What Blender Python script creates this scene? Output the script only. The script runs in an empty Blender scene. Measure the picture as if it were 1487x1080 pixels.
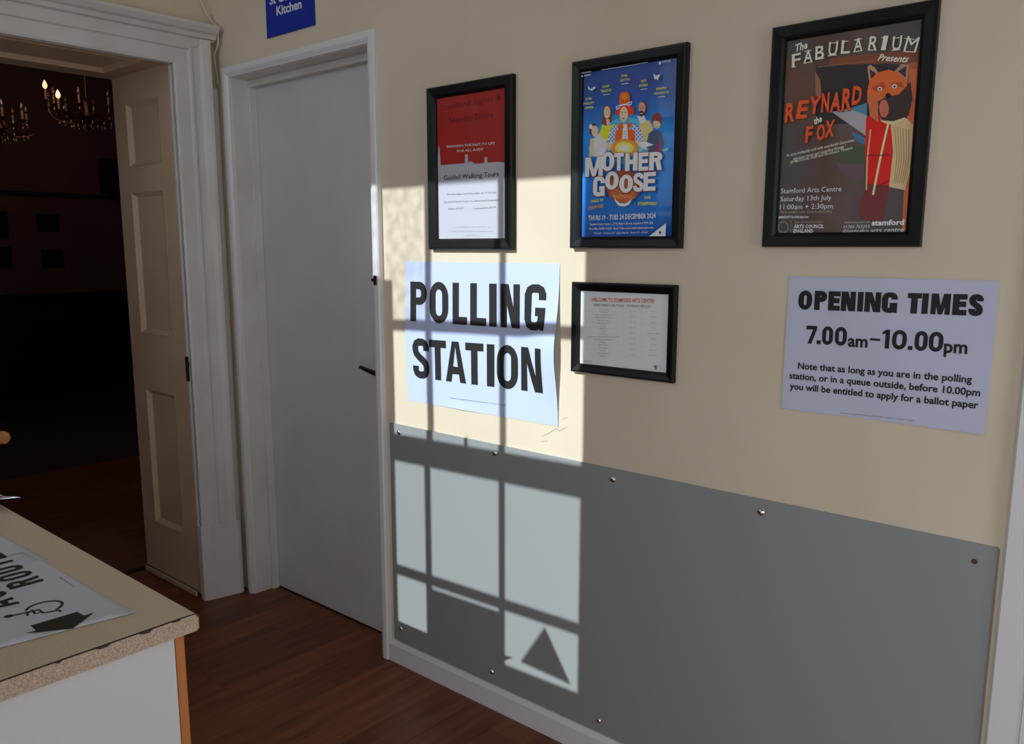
import bpy, bmesh, math, random
from mathutils import Vector, Matrix
random.seed(4)
C = bpy.context.scene.collection
SC = bpy.context.scene
# ---------------------------------------------------------------- camera
YAW, PITCH, ROLL, FPX = -0.714466688, -0.163420867, 0.001346682, 1208.81
CAM = Vector((0, -1.84, 1.460))
PX0, PY0 = 743.5, 560.0
_f = Vector((math.sin(YAW)*math.cos(PITCH), math.cos(YAW)*math.cos(PITCH), math.sin(PITCH)))
_r = Vector((math.cos(YAW), -math.sin(YAW), 0)); _u = _r.cross(_f)
CR = _r*math.cos(ROLL) + _u*math.sin(ROLL); CU = -_r*math.sin(ROLL) + _u*math.cos(ROLL); CF = _f
cd = bpy.data.cameras.new('camera'); cam = bpy.data.objects.new('camera', cd); C.objects.link(cam)
cd.sensor_width = 36; cd.lens = FPX/1487*36; cd.shift_y = 20/1487; cd.clip_start = 0.02
m = Matrix((CR, CU, -CF)).transposed().to_4x4(); m.translation = CAM; cam.matrix_world = m
SC.camera = cam
SC.view_settings.view_transform = 'Standard'; SC.view_settings.look = 'None'
SC.view_settings.gamma = 1; SC.view_settings.use_curve_mapping = False
SC.view_settings.exposure = 0.74
# ---------------------------------------------------------------- world, sun, daylight
w = bpy.data.worlds.new('sky'); SC.world = w; w.use_nodes = True
wb = w.node_tree.nodes['Background']; wb.inputs[0].default_value = (0.80, 0.88, 1.0, 1); wb.inputs[1].default_value = 1.7
SUN = Vector((0.25, 1, -0.6)).normalized()
sl = bpy.data.lights.new('sun', 'SUN'); sl.energy = 2.85; sl.angle = math.radians(0.3); sl.color = (.87, 0.95, 1.0)
so = bpy.data.objects.new('sun', sl); C.objects.link(so); so.rotation_euler = SUN.to_track_quat('-Z', 'Y').to_euler(); so.location = (-3, -5, 5)
def portal(name, loc, direc, sx, sy):
    l = bpy.data.lights.new(name, 'AREA'); l.shape = 'RECTANGLE'; l.size = sx; l.size_y = sy; l.cycles.is_portal = True
    o = bpy.data.objects.new(name, l); C.objects.link(o); o.location = loc
    o.rotation_euler = Vector(direc).to_track_quat('-Z', 'Y').to_euler()
portal('side_portal', (1.235, -1.0, 1.35), (-1, 0, 0), 0.8, 1.9)
portal('rear_opening_portal', (.1, -2.13, 1.07), (0, 1, 0), 1.0, 2.1)  # unseen opening behind the camera, added to raise the room's ambient light
portal('window_portal', (-2.38, -2.26, 2.22), (0, 1, 0), 1.1, 1.6)

# ---------------------------------------------------------------- helpers
def ray(px, py):
    return (CR*(px-PX0) - CU*(py-PY0) + CF*FPX)
def at(ax, val, px, py):
    d = ray(px, py); return CAM + d*((val-CAM[ax])/d[ax])
def wp(px, py, y=0.0): return at(1, y, px, py)
def lin(c): return c/12.92 if c <= 0.04045 else ((c+0.055)/1.055)**2.4
def rgb(*c): return tuple(lin(v/255) for v in c)
def seen(*c, k=0.36):                     # print colour from how it looks in the room's shade
    return tuple(min(0.88, lin(v/255)/k) for v in c)
_mats = {}
def mat(name, col, rough=0.6, metal=0, spec=0.5, noise=None, bump=0, bscale=60, coat=0, chips=None):
    if name in _mats: return _mats[name]
    M = bpy.data.materials.new(name); M.use_nodes = True; nt = M.node_tree; b = nt.nodes['Principled BSDF']
    b.inputs['Base Color'].default_value = (*col, 1); b.inputs['Roughness'].default_value = rough
    b.inputs['Metallic'].default_value = metal; b.inputs['Specular IOR Level'].default_value = spec
    b.inputs['Coat Weight'].default_value = coat; b.inputs['Coat Roughness'].default_value = .15
    tc = nt.nodes.new('ShaderNodeTexCoord'); cur = None
    if noise:                              # (scale, other colour, detail, stretch)
        mp = nt.nodes.new('ShaderNodeMapping'); mp.inputs['Scale'].default_value = noise[3] if len(noise) > 3 else (1, 1, 1)
        nt.links.new(tc.outputs['Object'], mp.inputs[0])
        n = nt.nodes.new('ShaderNodeTexNoise'); n.inputs['Scale'].default_value = noise[0]; n.inputs['Detail'].default_value = noise[2]
        nt.links.new(mp.outputs[0], n.inputs['Vector'])
        r = nt.nodes.new('ShaderNodeValToRGB'); r.color_ramp.elements[0].position = .32; r.color_ramp.elements[1].position = .68
        r.color_ramp.elements[0].color = (*col, 1); r.color_ramp.elements[1].color = (*noise[1], 1)
        nt.links.new(n.outputs[0], r.inputs[0]); cur = r.outputs[0]
    if chips:                              # (scale, colour, threshold)
        n2 = nt.nodes.new('ShaderNodeTexNoise'); n2.inputs['Scale'].default_value = chips[0]; n2.inputs['Detail'].default_value = 5
        nt.links.new(tc.outputs['Object'], n2.inputs['Vector'])
        r2 = nt.nodes.new('ShaderNodeValToRGB'); r2.color_ramp.elements[0].position = chips[2]; r2.color_ramp.elements[1].position = chips[2]+.02
        r2.color_ramp.elements[0].color = (0, 0, 0, 1); r2.color_ramp.elements[1].color = (1, 1, 1, 1)
        nt.links.new(n2.outputs[0], r2.inputs[0])
        mx = nt.nodes.new('ShaderNodeMix'); mx.data_type = 'RGBA'
        nt.links.new(r2.outputs[0], mx.inputs[0]); mx.inputs[7].default_value = (*chips[1], 1)
        if cur: nt.links.new(cur, mx.inputs[6])
        else: mx.inputs[6].default_value = (*col, 1)
        cur = mx.outputs[2]
    if cur: nt.links.new(cur, b.inputs['Base Color'])
    if bump:
        n3 = nt.nodes.new('ShaderNodeTexNoise'); n3.inputs['Scale'].default_value = bscale; n3.inputs['Detail'].default_value = 4
        nt.links.new(tc.outputs['Object'], n3.inputs['Vector'])
        bp = nt.nodes.new('ShaderNodeBump'); bp.inputs['Strength'].default_value = bump; bp.inputs['Distance'].default_value = .01
        nt.links.new(n3.outputs[0], bp.inputs['Height']); nt.links.new(bp.outputs[0], b.inputs['Normal'])
    _mats[name] = M; return M
def ink(col, rough=.6):
    return mat('print_%02x%02x%02x' % tuple(int(c*255) for c in col), col, rough, spec=.2)
def glass_mat(name, refl=1.0, speck=None):
    M = bpy.data.materials.new(name); M.use_nodes = True; nt = M.node_tree; nt.nodes.clear()
    out = nt.nodes.new('ShaderNodeOutputMaterial'); t = nt.nodes.new('ShaderNodeBsdfTransparent'); g = nt.nodes.new('ShaderNodeBsdfGlossy')
    g.inputs['Roughness'].default_value = .03; t.inputs[0].default_value = (.99, .995, .995, 1)
    fr = nt.nodes.new('ShaderNodeFresnel'); fr.inputs[0].default_value = 1.45
    mu = nt.nodes.new('ShaderNodeMath'); mu.operation = 'MULTIPLY'; mu.inputs[1].default_value = refl; nt.links.new(fr.outputs[0], mu.inputs[0])
    ge = nt.nodes.new('ShaderNodeNewGeometry'); iv = nt.nodes.new('ShaderNodeMath'); iv.operation = 'SUBTRACT'; iv.inputs[0].default_value = 1; nt.links.new(ge.outputs['Backfacing'], iv.inputs[1])
    m2 = nt.nodes.new('ShaderNodeMath'); m2.operation = 'MULTIPLY'; nt.links.new(mu.outputs[0], m2.inputs[0]); nt.links.new(iv.outputs[0], m2.inputs[1])
    mx = nt.nodes.new('ShaderNodeMixShader'); nt.links.new(m2.outputs[0], mx.inputs[0]); nt.links.new(t.outputs[0], mx.inputs[1]); nt.links.new(g.outputs[0], mx.inputs[2])
    if speck:
        tc = nt.nodes.new('ShaderNodeTexCoord'); n = nt.nodes.new('ShaderNodeTexNoise'); n.inputs['Scale'].default_value = speck
        n.inputs['Detail'].default_value = 3; nt.links.new(tc.outputs['Object'], n.inputs['Vector'])
        r = nt.nodes.new('ShaderNodeValToRGB'); r.color_ramp.elements[0].position = .38; r.color_ramp.elements[1].position = .6
        r.color_ramp.elements[0].color = (.80, .80, .79, 1); r.color_ramp.elements[1].color = (.97, .97, .97, 1)
        nt.links.new(n.outputs[0], r.inputs[0]); nt.links.new(r.outputs[0], t.inputs[0])
    nt.links.new(mx.outputs[0], out.inputs[0]); return M

def link(name, bm, mats, parent=None, smooth=False):
    me = bpy.data.meshes.new(name); bm.normal_update(); bm.to_mesh(me); bm.free()
    for x in (mats if isinstance(mats, (list, tuple)) else [mats]): me.materials.append(x)
    if smooth:
        for p in me.polygons: p.use_smooth = True
        if hasattr(me, 'set_sharp_from_angle'): me.set_sharp_from_angle(angle=math.radians(40))
    o = bpy.data.objects.new(name, me); C.objects.link(o)
    if parent: o.parent = parent
    return o
def tag(o, label, cat, group=None):
    o['label'] = label; o['category'] = cat
    if group: o['group'] = group
    return o
def struct(o): o['kind'] = 'structure'; return o
def empty(name, loc=(0, 0, 0)):
    o = bpy.data.objects.new(name, None); C.objects.link(o); o.location = loc; o.empty_display_size = .05; return o
def shift(bm, p):
    bmesh.ops.translate(bm, verts=bm.verts, vec=-Vector(p)); return bm
def box(bm, x0, x1, y0, y1, z0, z1, bev=0, mi=0):
    t = bmesh.new(); vs = [t.verts.new((x, y, z)) for x in (x0, x1) for y in (y0, y1) for z in (z0, z1)]
    for q in ((0, 1, 3, 2), (4, 6, 7, 5), (0, 4, 5, 1), (2, 3, 7, 6), (0, 2, 6, 4), (1, 5, 7, 3)): t.faces.new([vs[i] for i in q])
    bmesh.ops.recalc_face_normals(t, faces=t.faces)
    if bev: bmesh.ops.bevel(t, geom=t.edges[:], offset=bev, segments=2, affect='EDGES', profile=.6)
    return merge(bm, t, mi)
def merge(bm, t, mi=0):
    mp = {v: bm.verts.new(v.co) for v in t.verts}
    for f in t.faces:
        try:
            g = bm.faces.new([mp[v] for v in f.verts]); g.material_index = mi; g.smooth = f.smooth
        except ValueError: pass
    t.free(); return bm
def prism(bm, pts, vec, mi=0):            # polygon pts (3D) extruded by vec
    t = bmesh.new(); a = [t.verts.new(p) for p in pts]; b = [t.verts.new(Vector(p)+Vector(vec)) for p in pts]; n = len(a)
    t.faces.new(a); t.faces.new(b[::-1])
    for i in range(n): t.faces.new((a[i], a[(i+1) % n], b[(i+1) % n], b[i]))
    bmesh.ops.recalc_face_normals(t, faces=t.faces)
    return merge(bm, t, mi)
def tube(bm, pts, r, seg=8, mi=0, r1=None):
    pts = [Vector(p) for p in pts]; rings = []; t = bmesh.new(); n = len(pts)
    for i, p in enumerate(pts):
        d = (pts[min(i+1, n-1)]-pts[max(i-1, 0)]).normalized(); a = d.orthogonal().normalized() if i == 0 else (pa - d*pa.dot(d)).normalized()
        pa = a; b = d.cross(a); rr = r if r1 is None else r+(r1-r)*i/(n-1)
        rings.append([t.verts.new(p+(a*math.cos(k*2*math.pi/seg)+b*math.sin(k*2*math.pi/seg))*rr) for k in range(seg)])
    for i in range(n-1):
        for k in range(seg): f = t.faces.new((rings[i][k], rings[i][(k+1) % seg], rings[i+1][(k+1) % seg], rings[i+1][k])); f.smooth = True
    t.faces.new(rings[0][::-1]); t.faces.new(rings[-1]); bmesh.ops.recalc_face_normals(t, faces=t.faces)
    return merge(bm, t, mi)
def lathe(bm, prof, M=Matrix(), seg=20, mi=0):    # prof [(r,h)...] around local z, placed by M
    t = bmesh.new(); rings = []
    for r, h in prof:
        rings.append([t.verts.new(M @ Vector((r*math.cos(k*2*math.pi/seg), r*math.sin(k*2*math.pi/seg), h))) for k in range(seg)])
    for i in range(len(rings)-1):
        for k in range(seg): f = t.faces.new((rings[i][k], rings[i][(k+1) % seg], rings[i+1][(k+1) % seg], rings[i+1][k])); f.smooth = True
    t.faces.new(rings[0][::-1]); t.faces.new(rings[-1]); bmesh.ops.remove_doubles(t, verts=t.verts, dist=1e-6)
    bmesh.ops.recalc_face_normals(t, faces=t.faces); return merge(bm, t, mi)
def sweep_rect(bm, x0, x1, z0, z1, prof, yb=0, sides='LTRB'):
    """mitred moulding round a rectangle on the wall; prof = [(inset from the outer edge, proud)]"""
    def ring(i, d): return {'BL': (x0+i, yb-d, z0+i if 'B' in sides else z0), 'TL': (x0+i, yb-d, z1-i), 'TR': (x1-i, yb-d, z1-i), 'BR': (x1-i, yb-d, z0+i if 'B' in sides else z0)}
    seq = {'L': ('BL', 'TL'), 'T': ('TL', 'TR'), 'R': ('TR', 'BR'), 'B': ('BR', 'BL')}
    t = bmesh.new()
    for s in sides:
        a, b = seq[s]; A = [t.verts.new(ring(*p)[a]) for p in prof]; B = [t.verts.new(ring(*p)[b]) for p in prof]
        for i in range(len(prof)-1): t.faces.new((A[i], A[i+1], B[i+1], B[i]))
        t.faces.new((A[-1], A[0], B[0], B[-1]))
        if 'B' not in sides and s in 'LR':
            t.faces.new(A if s == 'L' else B)
    bmesh.ops.remove_doubles(t, verts=t.verts, dist=1e-6); bmesh.ops.recalc_face_normals(t, faces=t.faces)
    return merge(bm, t)

# flat text in a plane: origin, right vector, up vector
def text_bm(body, P0, P1, cap, up=Vector((0, 0, 1)), bold=0.0, shear=0.0, res=2, fit=True, align=None):
    cu = bpy.data.curves.new('t', 'FONT'); cu.body = body; cu.size = 1; cu.resolution_u = res; cu.offset = bold; cu.shear = shear; cu.fill_mode = 'FRONT'
    o = bpy.data.objects.new('t', cu); C.objects.link(o)
    dg = bpy.context.evaluated_depsgraph_get(); me = bpy.data.meshes.new_from_object(o.evaluated_get(dg))
    bpy.data.objects.remove(o); bpy.data.curves.remove(cu)
    t = bmesh.new(); t.from_mesh(me); bpy.data.meshes.remove(me)
    if not t.verts: return t
    xs = [v.co.x for v in t.verts]; xa, xb = min(xs), max(xs)
    P0 = Vector(P0); P1 = Vector(P1); e = P1-P0; L = e.length; e.normalize(); upv = (up - e*up.dot(e)).normalized()
    sy = cap/0.70; sx = L/(xb-xa) if fit else sy
    n = e.cross(upv)
    for v in t.verts: v.co = P0 + e*((v.co.x-xa)*sx) + upv*(v.co.y*sy)
    return t

# heavy condensed sign lettering, each glyph in its own box
def ring_pts(x0, x1, z0, z1, k=.5, n=7):
    w, h = x1-x0, z1-z0; r = min(w*k, h*k); rx = w*k if k < .5 else w/2; rz = min(h/2, rx*1.15)
    P = []
    for cx, cz, a0 in ((x1-rx, z1-rz, 0), (x0+rx, z1-rz, 90), (x0+rx, z0+rz, 180), (x1-rx, z0+rz, 270)):
        for i in range(n+1):
            a = math.radians(a0+90*i/n); P.append((cx+rx*math.cos(a), cz+rz*math.sin(a)))
    return P
def stroke(path, s):                       # thick polyline as quads
    Q = []; n = len(path); L = []; R = []
    for i, p in enumerate(path):
        a = Vector(path[max(i-1, 0)]); b = Vector(path[min(i+1, n-1)]); d = (b-a).normalized(); nn = Vector((-d.y, d.x))
        sw = s if not isinstance(s, tuple) else math.sqrt((s[0]*d.y)**2+(s[1]*d.x)**2)
        L.append(Vector(p)+nn*sw/2); R.append(Vector(p)-nn*sw/2)
    for i in range(n-1): Q.append([tuple(L[i]), tuple(L[i+1]), tuple(R[i+1]), tuple(R[i])])
    return Q
def arc(cx, cz, rx, rz, a0, a1, n=9):
    return [(cx+rx*math.cos(math.radians(a0+(a1-a0)*i/n)), cz+rz*math.sin(math.radians(a0+(a1-a0)*i/n))) for i in range(n+1)]
def glyph(ch, x0, x1, z0, z1, s, h):
    w = x1-x0; H = z1-z0; r = lambda a, b, c, d: [(a, c), (b, c), (b, d), (a, d)]
    def ringq(X0, X1, Z0, Z1, a=0, b=None):
        o = ring_pts(X0, X1, Z0, Z1); i_ = ring_pts(X0+s, X1-s, Z0+h, Z1-h); n = len(o); b = n if b is None else b
        return [[o[k % n], o[(k+1) % n], i_[(k+1) % n], i_[k % n]] for k in range(a, b)]
    if ch in 'O0': return ringq(x0, x1, z0-H*.012, z1+H*.012)
    if ch == 'I': return [r(x0, x1, z0, z1)]
    if ch == 'L': return [r(x0, x0+s, z0, z1), r(x0+s, x1, z0, z0+h)]
    if ch == 'T': c = (x0+x1)/2; return [r(x0, x1, z1-h, z1), r(c-s/2, c+s/2, z0, z1-h)]
    if ch == 'E': zm = (z0+z1)/2+H*.02; return [r(x0, x0+s, z0, z1), r(x0+s, x1, z0, z0+h), r(x0+s, x1, z1-h, z1), r(x0+s, x1-w*.06, zm-h/2, zm+h/2)]
    if ch == 'N': return [r(x0, x0+s*.92, z0, z1), r(x1-s*.92, x1, z0, z1), [(x0+s*.3, z1), (x0+s*1.15, z1), (x1-s*.3, z0), (x1-s*1.15, z0)]]
    if ch == 'M': c = (x0+x1)/2; t = s*.62; return [r(x0, x0+s*.9, z0, z1), r(x1-s*.9, x1, z0, z1), [(x0+s*.2, z1), (x0+s*1.2, z1), (c+t*.55, z0), (c-t*.55, z0)], [(x1-s*1.2, z1), (x1-s*.2, z1), (c+t*.55, z0), (c-t*.55, z0)]]
    if ch == 'A': c = (x0+x1)/2; return [[(x0, z0), (x0+s*.95, z0), (c+s*.1, z1), (c-s*.55, z1)], [(x1-s*.95, z0), (x1, z0), (c+s*.55, z1), (c-s*.1, z1)], r(x0+w*.22, x1-w*.22, z0+H*.2, z0+H*.2+h)]
    if ch in 'PR':
        zb = z0+H*(.42 if ch == 'P' else .46); q = [r(x0, x0+s, z0, z1), r(x0+s, x1-w*.45, z1-h, z1), r(x0+s, x1-w*.45, zb, zb+h)]
        rx = w*.45; rz = (z1-zb)/2; o = arc(x1-rx, zb+rz, rx, rz, -90, 90, 12); i_ = arc(x1-rx, zb+rz, rx-s, rz-h, -90, 90, 12)
        q += [[o[k], o[k+1], i_[k+1], i_[k]] for k in range(12)]
        if ch == 'R': q.append([(x1-s*1.3-w*.1, zb+h*.6), (x1-s*.3-w*.1, zb+h*.6), (x1, z0), (x1-s, z0)])
        return q
    if ch in 'GSC':
        ox, oz, ww, hh_ = x0+s/2, z0+h/2-H*.012, w-s, H-h+H*.024
        T = {'G': [(1, .70), (1, .84), (.90, .95), (.68, 1), (.32, 1), (.10, .95), (0, .83), (0, .17), (.10, .05), (.32, 0), (.66, 0), (.88, .05), (.97, .15), (1, .3)],
             'C': [(1, .70), (1, .84), (.90, .95), (.68, 1), (.32, 1), (.10, .95), (0, .83), (0, .17), (.10, .05), (.32, 0), (.68, 0), (.90, .05), (1, .17), (1, .3)],
             'S': [(1, .74), (1, .85), (.90, .95), (.66, 1), (.34, 1), (.10, .95), (0, .85), (0, .76), (.08, .65), (.32, .55), (.68, .45), (.92, .35), (1, .24), (1, .15), (.90, .05), (.66, 0), (.34, 0), (.10, .05), (0, .15), (0, .27)]}[ch]
        q = stroke([(ox+a*ww, oz+b*hh_) for a, b in T], (s, h))
        if ch == 'G': q += [r(x0+w*.52, x1, z0+H*.5-h, z0+H*.5), r(x1-s*.62, x1, z0, z0+H*.5-h)]
        return q
    if ch == '7': return [r(x0, x1, z1-h, z1), [(x0+w*.18, z0), (x0+w*.18+s, z0), (x1, z1-h*.8), (x1-s*1.05, z1-h)]]
    if ch == '1': return [r(x1-s, x1, z0, z1), [(x0, z1-H*.28), (x1-s, z1-H*.20), (x1-s, z1-H*.02), (x0, z1-H*.13)]]
    if ch == '.': return [r(x0, x1, z0, z0+h)]
    if ch == '-': return [r(x0, x1, z0, z1)]
    return []
def glyphs_bm(items, y, tilt=0.0, xr=0.0, bow=None):   # items: (ch,x0,x1,z0,z1,s,h); tilt lifts z with x
    t = bmesh.new()
    for it in items:
        for q in glyph(*it):
            vs = [t.verts.new((x, y, z+tilt*(x-xr))) for x, z in q]
            try: t.faces.new(vs)
            except ValueError: pass
    for f in t.faces:
        f.normal_update()
        if f.normal.y > 0: f.normal_flip()
    return t
def facing(t, n):
    n = Vector(n)
    for f in t.faces:
        f.normal_update()
        if f.normal.dot(n) < 0: f.normal_flip()
    return t
class Art:
    """flat print made of coloured shapes, all laid on one sheet"""
    def __init__(s, y): s.bm = bmesh.new(); s.m = []; s.y = y; s.k = 0
    def mi(s, col):
        M = col if not isinstance(col, tuple) else ink(col)
        if M not in s.m: s.m.append(M)
        return s.m.index(M)
    def layer(s): s.k += 1; return s.y - .00006*s.k
    def poly(s, pts, col):
        y = s.layer(); i = s.mi(col)
        vs = [s.bm.verts.new(wp(px, py, s.y) + Vector((0, y-s.y, 0))) for px, py in pts]
        f = s.bm.faces.new(vs); f.material_index = i; f.normal_update()
        if f.normal.y > 0: f.normal_flip()
    def ell(s, cx, cy, rx, ry, col, n=18, rot=0):
        c, sn = math.cos(rot), math.sin(rot)
        s.poly([(cx+rx*math.cos(a)*c-ry*math.sin(a)*sn, cy+rx*math.cos(a)*sn+ry*math.sin(a)*c) for a in [2*math.pi*k/n for k in range(n)]], col)
    def line(s, pts, wd, col):
        for a, b in zip(pts[:-1], pts[1:]):
            d = Vector((b[0]-a[0], b[1]-a[1])); d.normalize(); n = Vector((-d.y, d.x))*wd/2
            s.poly([(a[0]+n.x, a[1]+n.y), (b[0]+n.x, b[1]+n.y), (b[0]-n.x, b[1]-n.y), (a[0]-n.x, a[1]-n.y)], col)
    def text(s, body, a, b, capz, col, bold=0.0, shear=0.0, res=1):
        y = s.layer(); P0 = wp(*a, s.y); P1 = wp(*b, s.y); P0.y = P1.y = y
        merge(s.bm, facing(text_bm(body, P0, P1, capz, bold=bold, shear=shear, res=res), (0, -1, 0)), s.mi(col))
    def done(s, name, parent):
        shift(s.bm, parent.matrix_world.translation if parent.parent is None else parent.parent.location)
        return link(name, s.bm, s.m, parent)

# ---------------------------------------------------------------- materials
CREAM = mat('cream_wall_paint', rgb(219, 207, 183), .75, noise=(3, rgb(214, 201, 176), 3), bump=.06, bscale=45, spec=.3)
WHITE = mat('white_gloss_paint', rgb(220, 214, 208), .38, bump=.03, bscale=30, noise=(5, rgb(210, 203, 196), 3), chips=(38, rgb(130, 108, 90), .76))
WHITEC = mat('white_casing_paint', rgb(224, 222, 222), .35, bump=.02, bscale=40)
DOORW = mat('white_door_paint', rgb(212, 208, 210), .5, noise=(3, rgb(204, 199, 199), 3), chips=(22, rgb(120, 105, 95), .76))
REVEAL = mat('stone_coloured_reveal_paint', rgb(216, 188, 158), .5, noise=(4, rgb(208, 178, 148), 3), chips=(40, rgb(80, 60, 45), .75))
CEIL = mat('white_ceiling_paint', rgb(225, 222, 215), .8)
PANEL = mat('grey_wall_panel', rgb(148, 151, 150), .28, spec=.45, bump=.02, bscale=12)
PEDGE = mat('panel_cut_edge', rgb(150, 135, 118), .7)
BLACK = mat('black_frame', rgb(7, 8, 11), .38, spec=.32)
CHROME = mat('chrome', (.75, .75, .76), .18, 1)
RUST = mat('rusty_screw', rgb(96, 56, 40), .7, .3)
STEEL = mat('dark_bronze', rgb(52, 40, 38), .35, .7)
PAPER = mat('white_paper', rgb(200, 202, 222), .75, spec=.25)
PBLUE = mat('blue_white_paper', rgb(194, 206, 238), .75, spec=.2)
BLK = mat('black_ink', rgb(38, 36, 36), .6, spec=.3)
GLASS = glass_mat('picture_glass', .4)
WGLASS = glass_mat('window_glass', 1)
WGLASS2 = glass_mat('mottled_window_glass', 1, 26)
CHIP = mat('chipboard_edge', rgb(206, 186, 164), .85, noise=(420, rgb(158, 134, 110), 4), bump=.3, bscale=400)
LAMI = mat('beige_laminate', rgb(218, 202, 176), .5, noise=(300, rgb(202, 186, 160), 3))
DKLAM = mat('dark_laminate_core', rgb(52, 36, 30), .7)
MELA = mat('white_melamine', rgb(208, 207, 204), .45, chips=(18, rgb(120, 110, 100), .77))
OAK = mat('orange_oak_edge', rgb(196, 122, 66), .5, noise=(30, rgb(168, 98, 50), 4, (1, 1, .08)))
CABLE = mat('white_cable', rgb(214, 206, 192), .5)
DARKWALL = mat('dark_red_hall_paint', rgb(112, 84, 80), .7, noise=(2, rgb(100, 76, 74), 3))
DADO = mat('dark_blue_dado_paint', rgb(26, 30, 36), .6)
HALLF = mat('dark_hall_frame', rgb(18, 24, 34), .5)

def wood_mat(name, cols, axis=1):
    M = bpy.data.materials.new(name); M.use_nodes = True; nt = M.node_tree; b = nt.nodes['Principled BSDF']
    tc = nt.nodes.new('ShaderNodeTexCoord'); oi = nt.nodes.new('ShaderNodeObjectInfo')
    ad = nt.nodes.new('ShaderNodeVectorMath'); ad.operation = 'ADD'; cm = nt.nodes.new('ShaderNodeCombineXYZ')
    ml = nt.nodes.new('ShaderNodeMath'); ml.operation = 'MULTIPLY'; ml.inputs[1].default_value = 9; nt.links.new(oi.outputs['Random'], ml.inputs[0])
    nt.links.new(ml.outputs[0], cm.inputs[0]); nt.links.new(ml.outputs[0], cm.inputs[1])
    nt.links.new(tc.outputs['Object'], ad.inputs[0]); nt.links.new(cm.outputs[0], ad.inputs[1])
    mp = nt.nodes.new('ShaderNodeMapping'); mp.inputs['Scale'].default_value = (26, 2.2, 5); nt.links.new(ad.outputs[0], mp.inputs[0])
    n = nt.nodes.new('ShaderNodeTexNoise'); n.inputs['Scale'].default_value = 1; n.inputs['Detail'].default_value = 7; n.inputs['Roughness'].default_value = .65
    nt.links.new(mp.outputs[0], n.inputs['Vector'])
    r = nt.nodes.new('ShaderNodeValToRGB'); e = r.color_ramp.elements; e[0].position = .3; e[1].position = .72
    e[0].color = (*cols[0], 1); e[1].color = (*cols[1], 1); nt.links.new(n.outputs[0], r.inputs[0])
    hs = nt.nodes.new('ShaderNodeHueSaturation'); mr = nt.nodes.new('ShaderNodeMapRange'); mr.inputs[3].default_value = .85; mr.inputs[4].default_value = 1.15
    nt.links.new(oi.outputs['Random'], mr.inputs[0]); nt.links.new(mr.outputs[0], hs.inputs['Value']); nt.links.new(r.outputs[0], hs.inputs['Color'])
    nt.links.new(hs.outputs[0], b.inputs['Base Color']); b.inputs['Roughness'].default_value = .42; b.inputs['Specular IOR Level'].default_value = .35
    return M
WOOD = wood_mat('brown_floor_wood', (rgb(88, 44, 20), rgb(136, 76, 42)))

# ---------------------------------------------------------------- room shell
XL = -3.16                                # left wall
XR = 1.2                                  # right wall (entrance)
ZC = 2.95
def box_obj(name, *a, m=CREAM, bev=0, parent=None): return link(name, box(bmesh.new(), *a, bev=bev), m, parent)
OY0, OY1, OZ = -1.45, -.185, 2.155        # the opening to the hall
HX = -9.0                                 # hall far wall
fl = struct(box_obj('floor', HX-.2, XR+.2, -4.2, 3.2, -.12, -.012, m=DKLAM))
plank_me = None; px = .14
k = 0
for i in range(int((XR+.1-(-5.8))/px)):   # planks run from the window wall to the notice wall
    x0 = -5.8+i*px; off = (i*.37) % 1.0
    y = -2.5 - off
    yend = .1 if x0 > -3.3 else 1.6
    while y < yend and k < 296:
        ya, yb = max(y, -2.4 if x0 > -3.3 else -2.0), min(y+1.25, yend)
        if yb-ya > .04:
            bm = box(bmesh.new(), x0+.0004, x0+px-.0004, ya+.0004, yb-.0004, -.012, 0, bev=.0006)
            link('plank', bm, WOOD, fl); k += 1
        y += 1.25
# notice wall with the door hole
DX0, DX1, DZ = -3.04, -2.205, 2.112
bm = bmesh.new()
box(bm, XL-.04, DX0, 0, .14, 0, ZC); box(bm, DX0, DX1, 0, .14, DZ, ZC); box(bm, DX1, -.25, 0, .14, 0, ZC)
box(bm, -.25, .62, 0, .14, 2.2, ZC); box(bm, .62, XR+.15, 0, .14, 0, ZC)
struct(link('wall_back', bm, CREAM))
bm = bmesh.new()
box(bm, XL-.5, XL, -2.5, OY0, 0, ZC); box(bm, XL-.5, XL, OY0, 0, OZ+.02, ZC); box(bm, XL-.5, XL, OY1+.022, .0, 0, OZ+.02)
struct(link('wall_left', bm, CREAM))
bm = bmesh.new()                          # entrance wall, open doorway to daylight
box(bm, XR, XR+.15, -2.6, -1.4, 0, ZC); box(bm, XR, XR+.15, -1.4, -.6, 2.3, ZC); box(bm, XR, XR+.15, -1.4, -.6, 0, .4); box(bm, XR, XR+.15, -.6, .14, 0, ZC)
struct(link('wall_right', bm, CREAM))
# window wall, very slightly out of square with the notice wall
WPIV = Vector((-2.5, -2.2, 0)); WA = math.atan(.05)
WM = Matrix.Translation(WPIV) @ Matrix.Rotation(WA, 4, 'Z')
WU0, WU1, WV0, WV1 = -.44, .70, 1.42, 3.14
def wbox(bm, *a, mi=0, bev=0):
    t = box(bmesh.new(), *a, bev=bev); bmesh.ops.transform(t, matrix=WM, verts=t.verts); return merge(bm, t, mi)
ZC2 = 3.3
bm = bmesh.new()
wbox(bm, -1.4, WU0, -.2, 0, 0, ZC2); wbox(bm, WU1, 2.07, -.2, -0.0, 0, ZC2); wbox(bm, 2.07, 3.12, -.2, 0, 2.15, ZC2); wbox(bm, 3.12, 4.0, -.2, 0, 0, ZC2); wbox(bm, WU0, WU1, -.2, 0, 0, WV0); wbox(bm, WU0, WU1, -.2, 0, WV1, ZC2)  # the doorway gap is added to let in more ambient daylight
struct(link('wall_front', bm, CREAM))
struct(box_obj('ceiling', HX-.2, XR+.2, -2.75, 3.2, ZC2, ZC2+.1, m=CEIL))
bm = bmesh.new()                          # upper walls up to the ceiling
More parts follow.
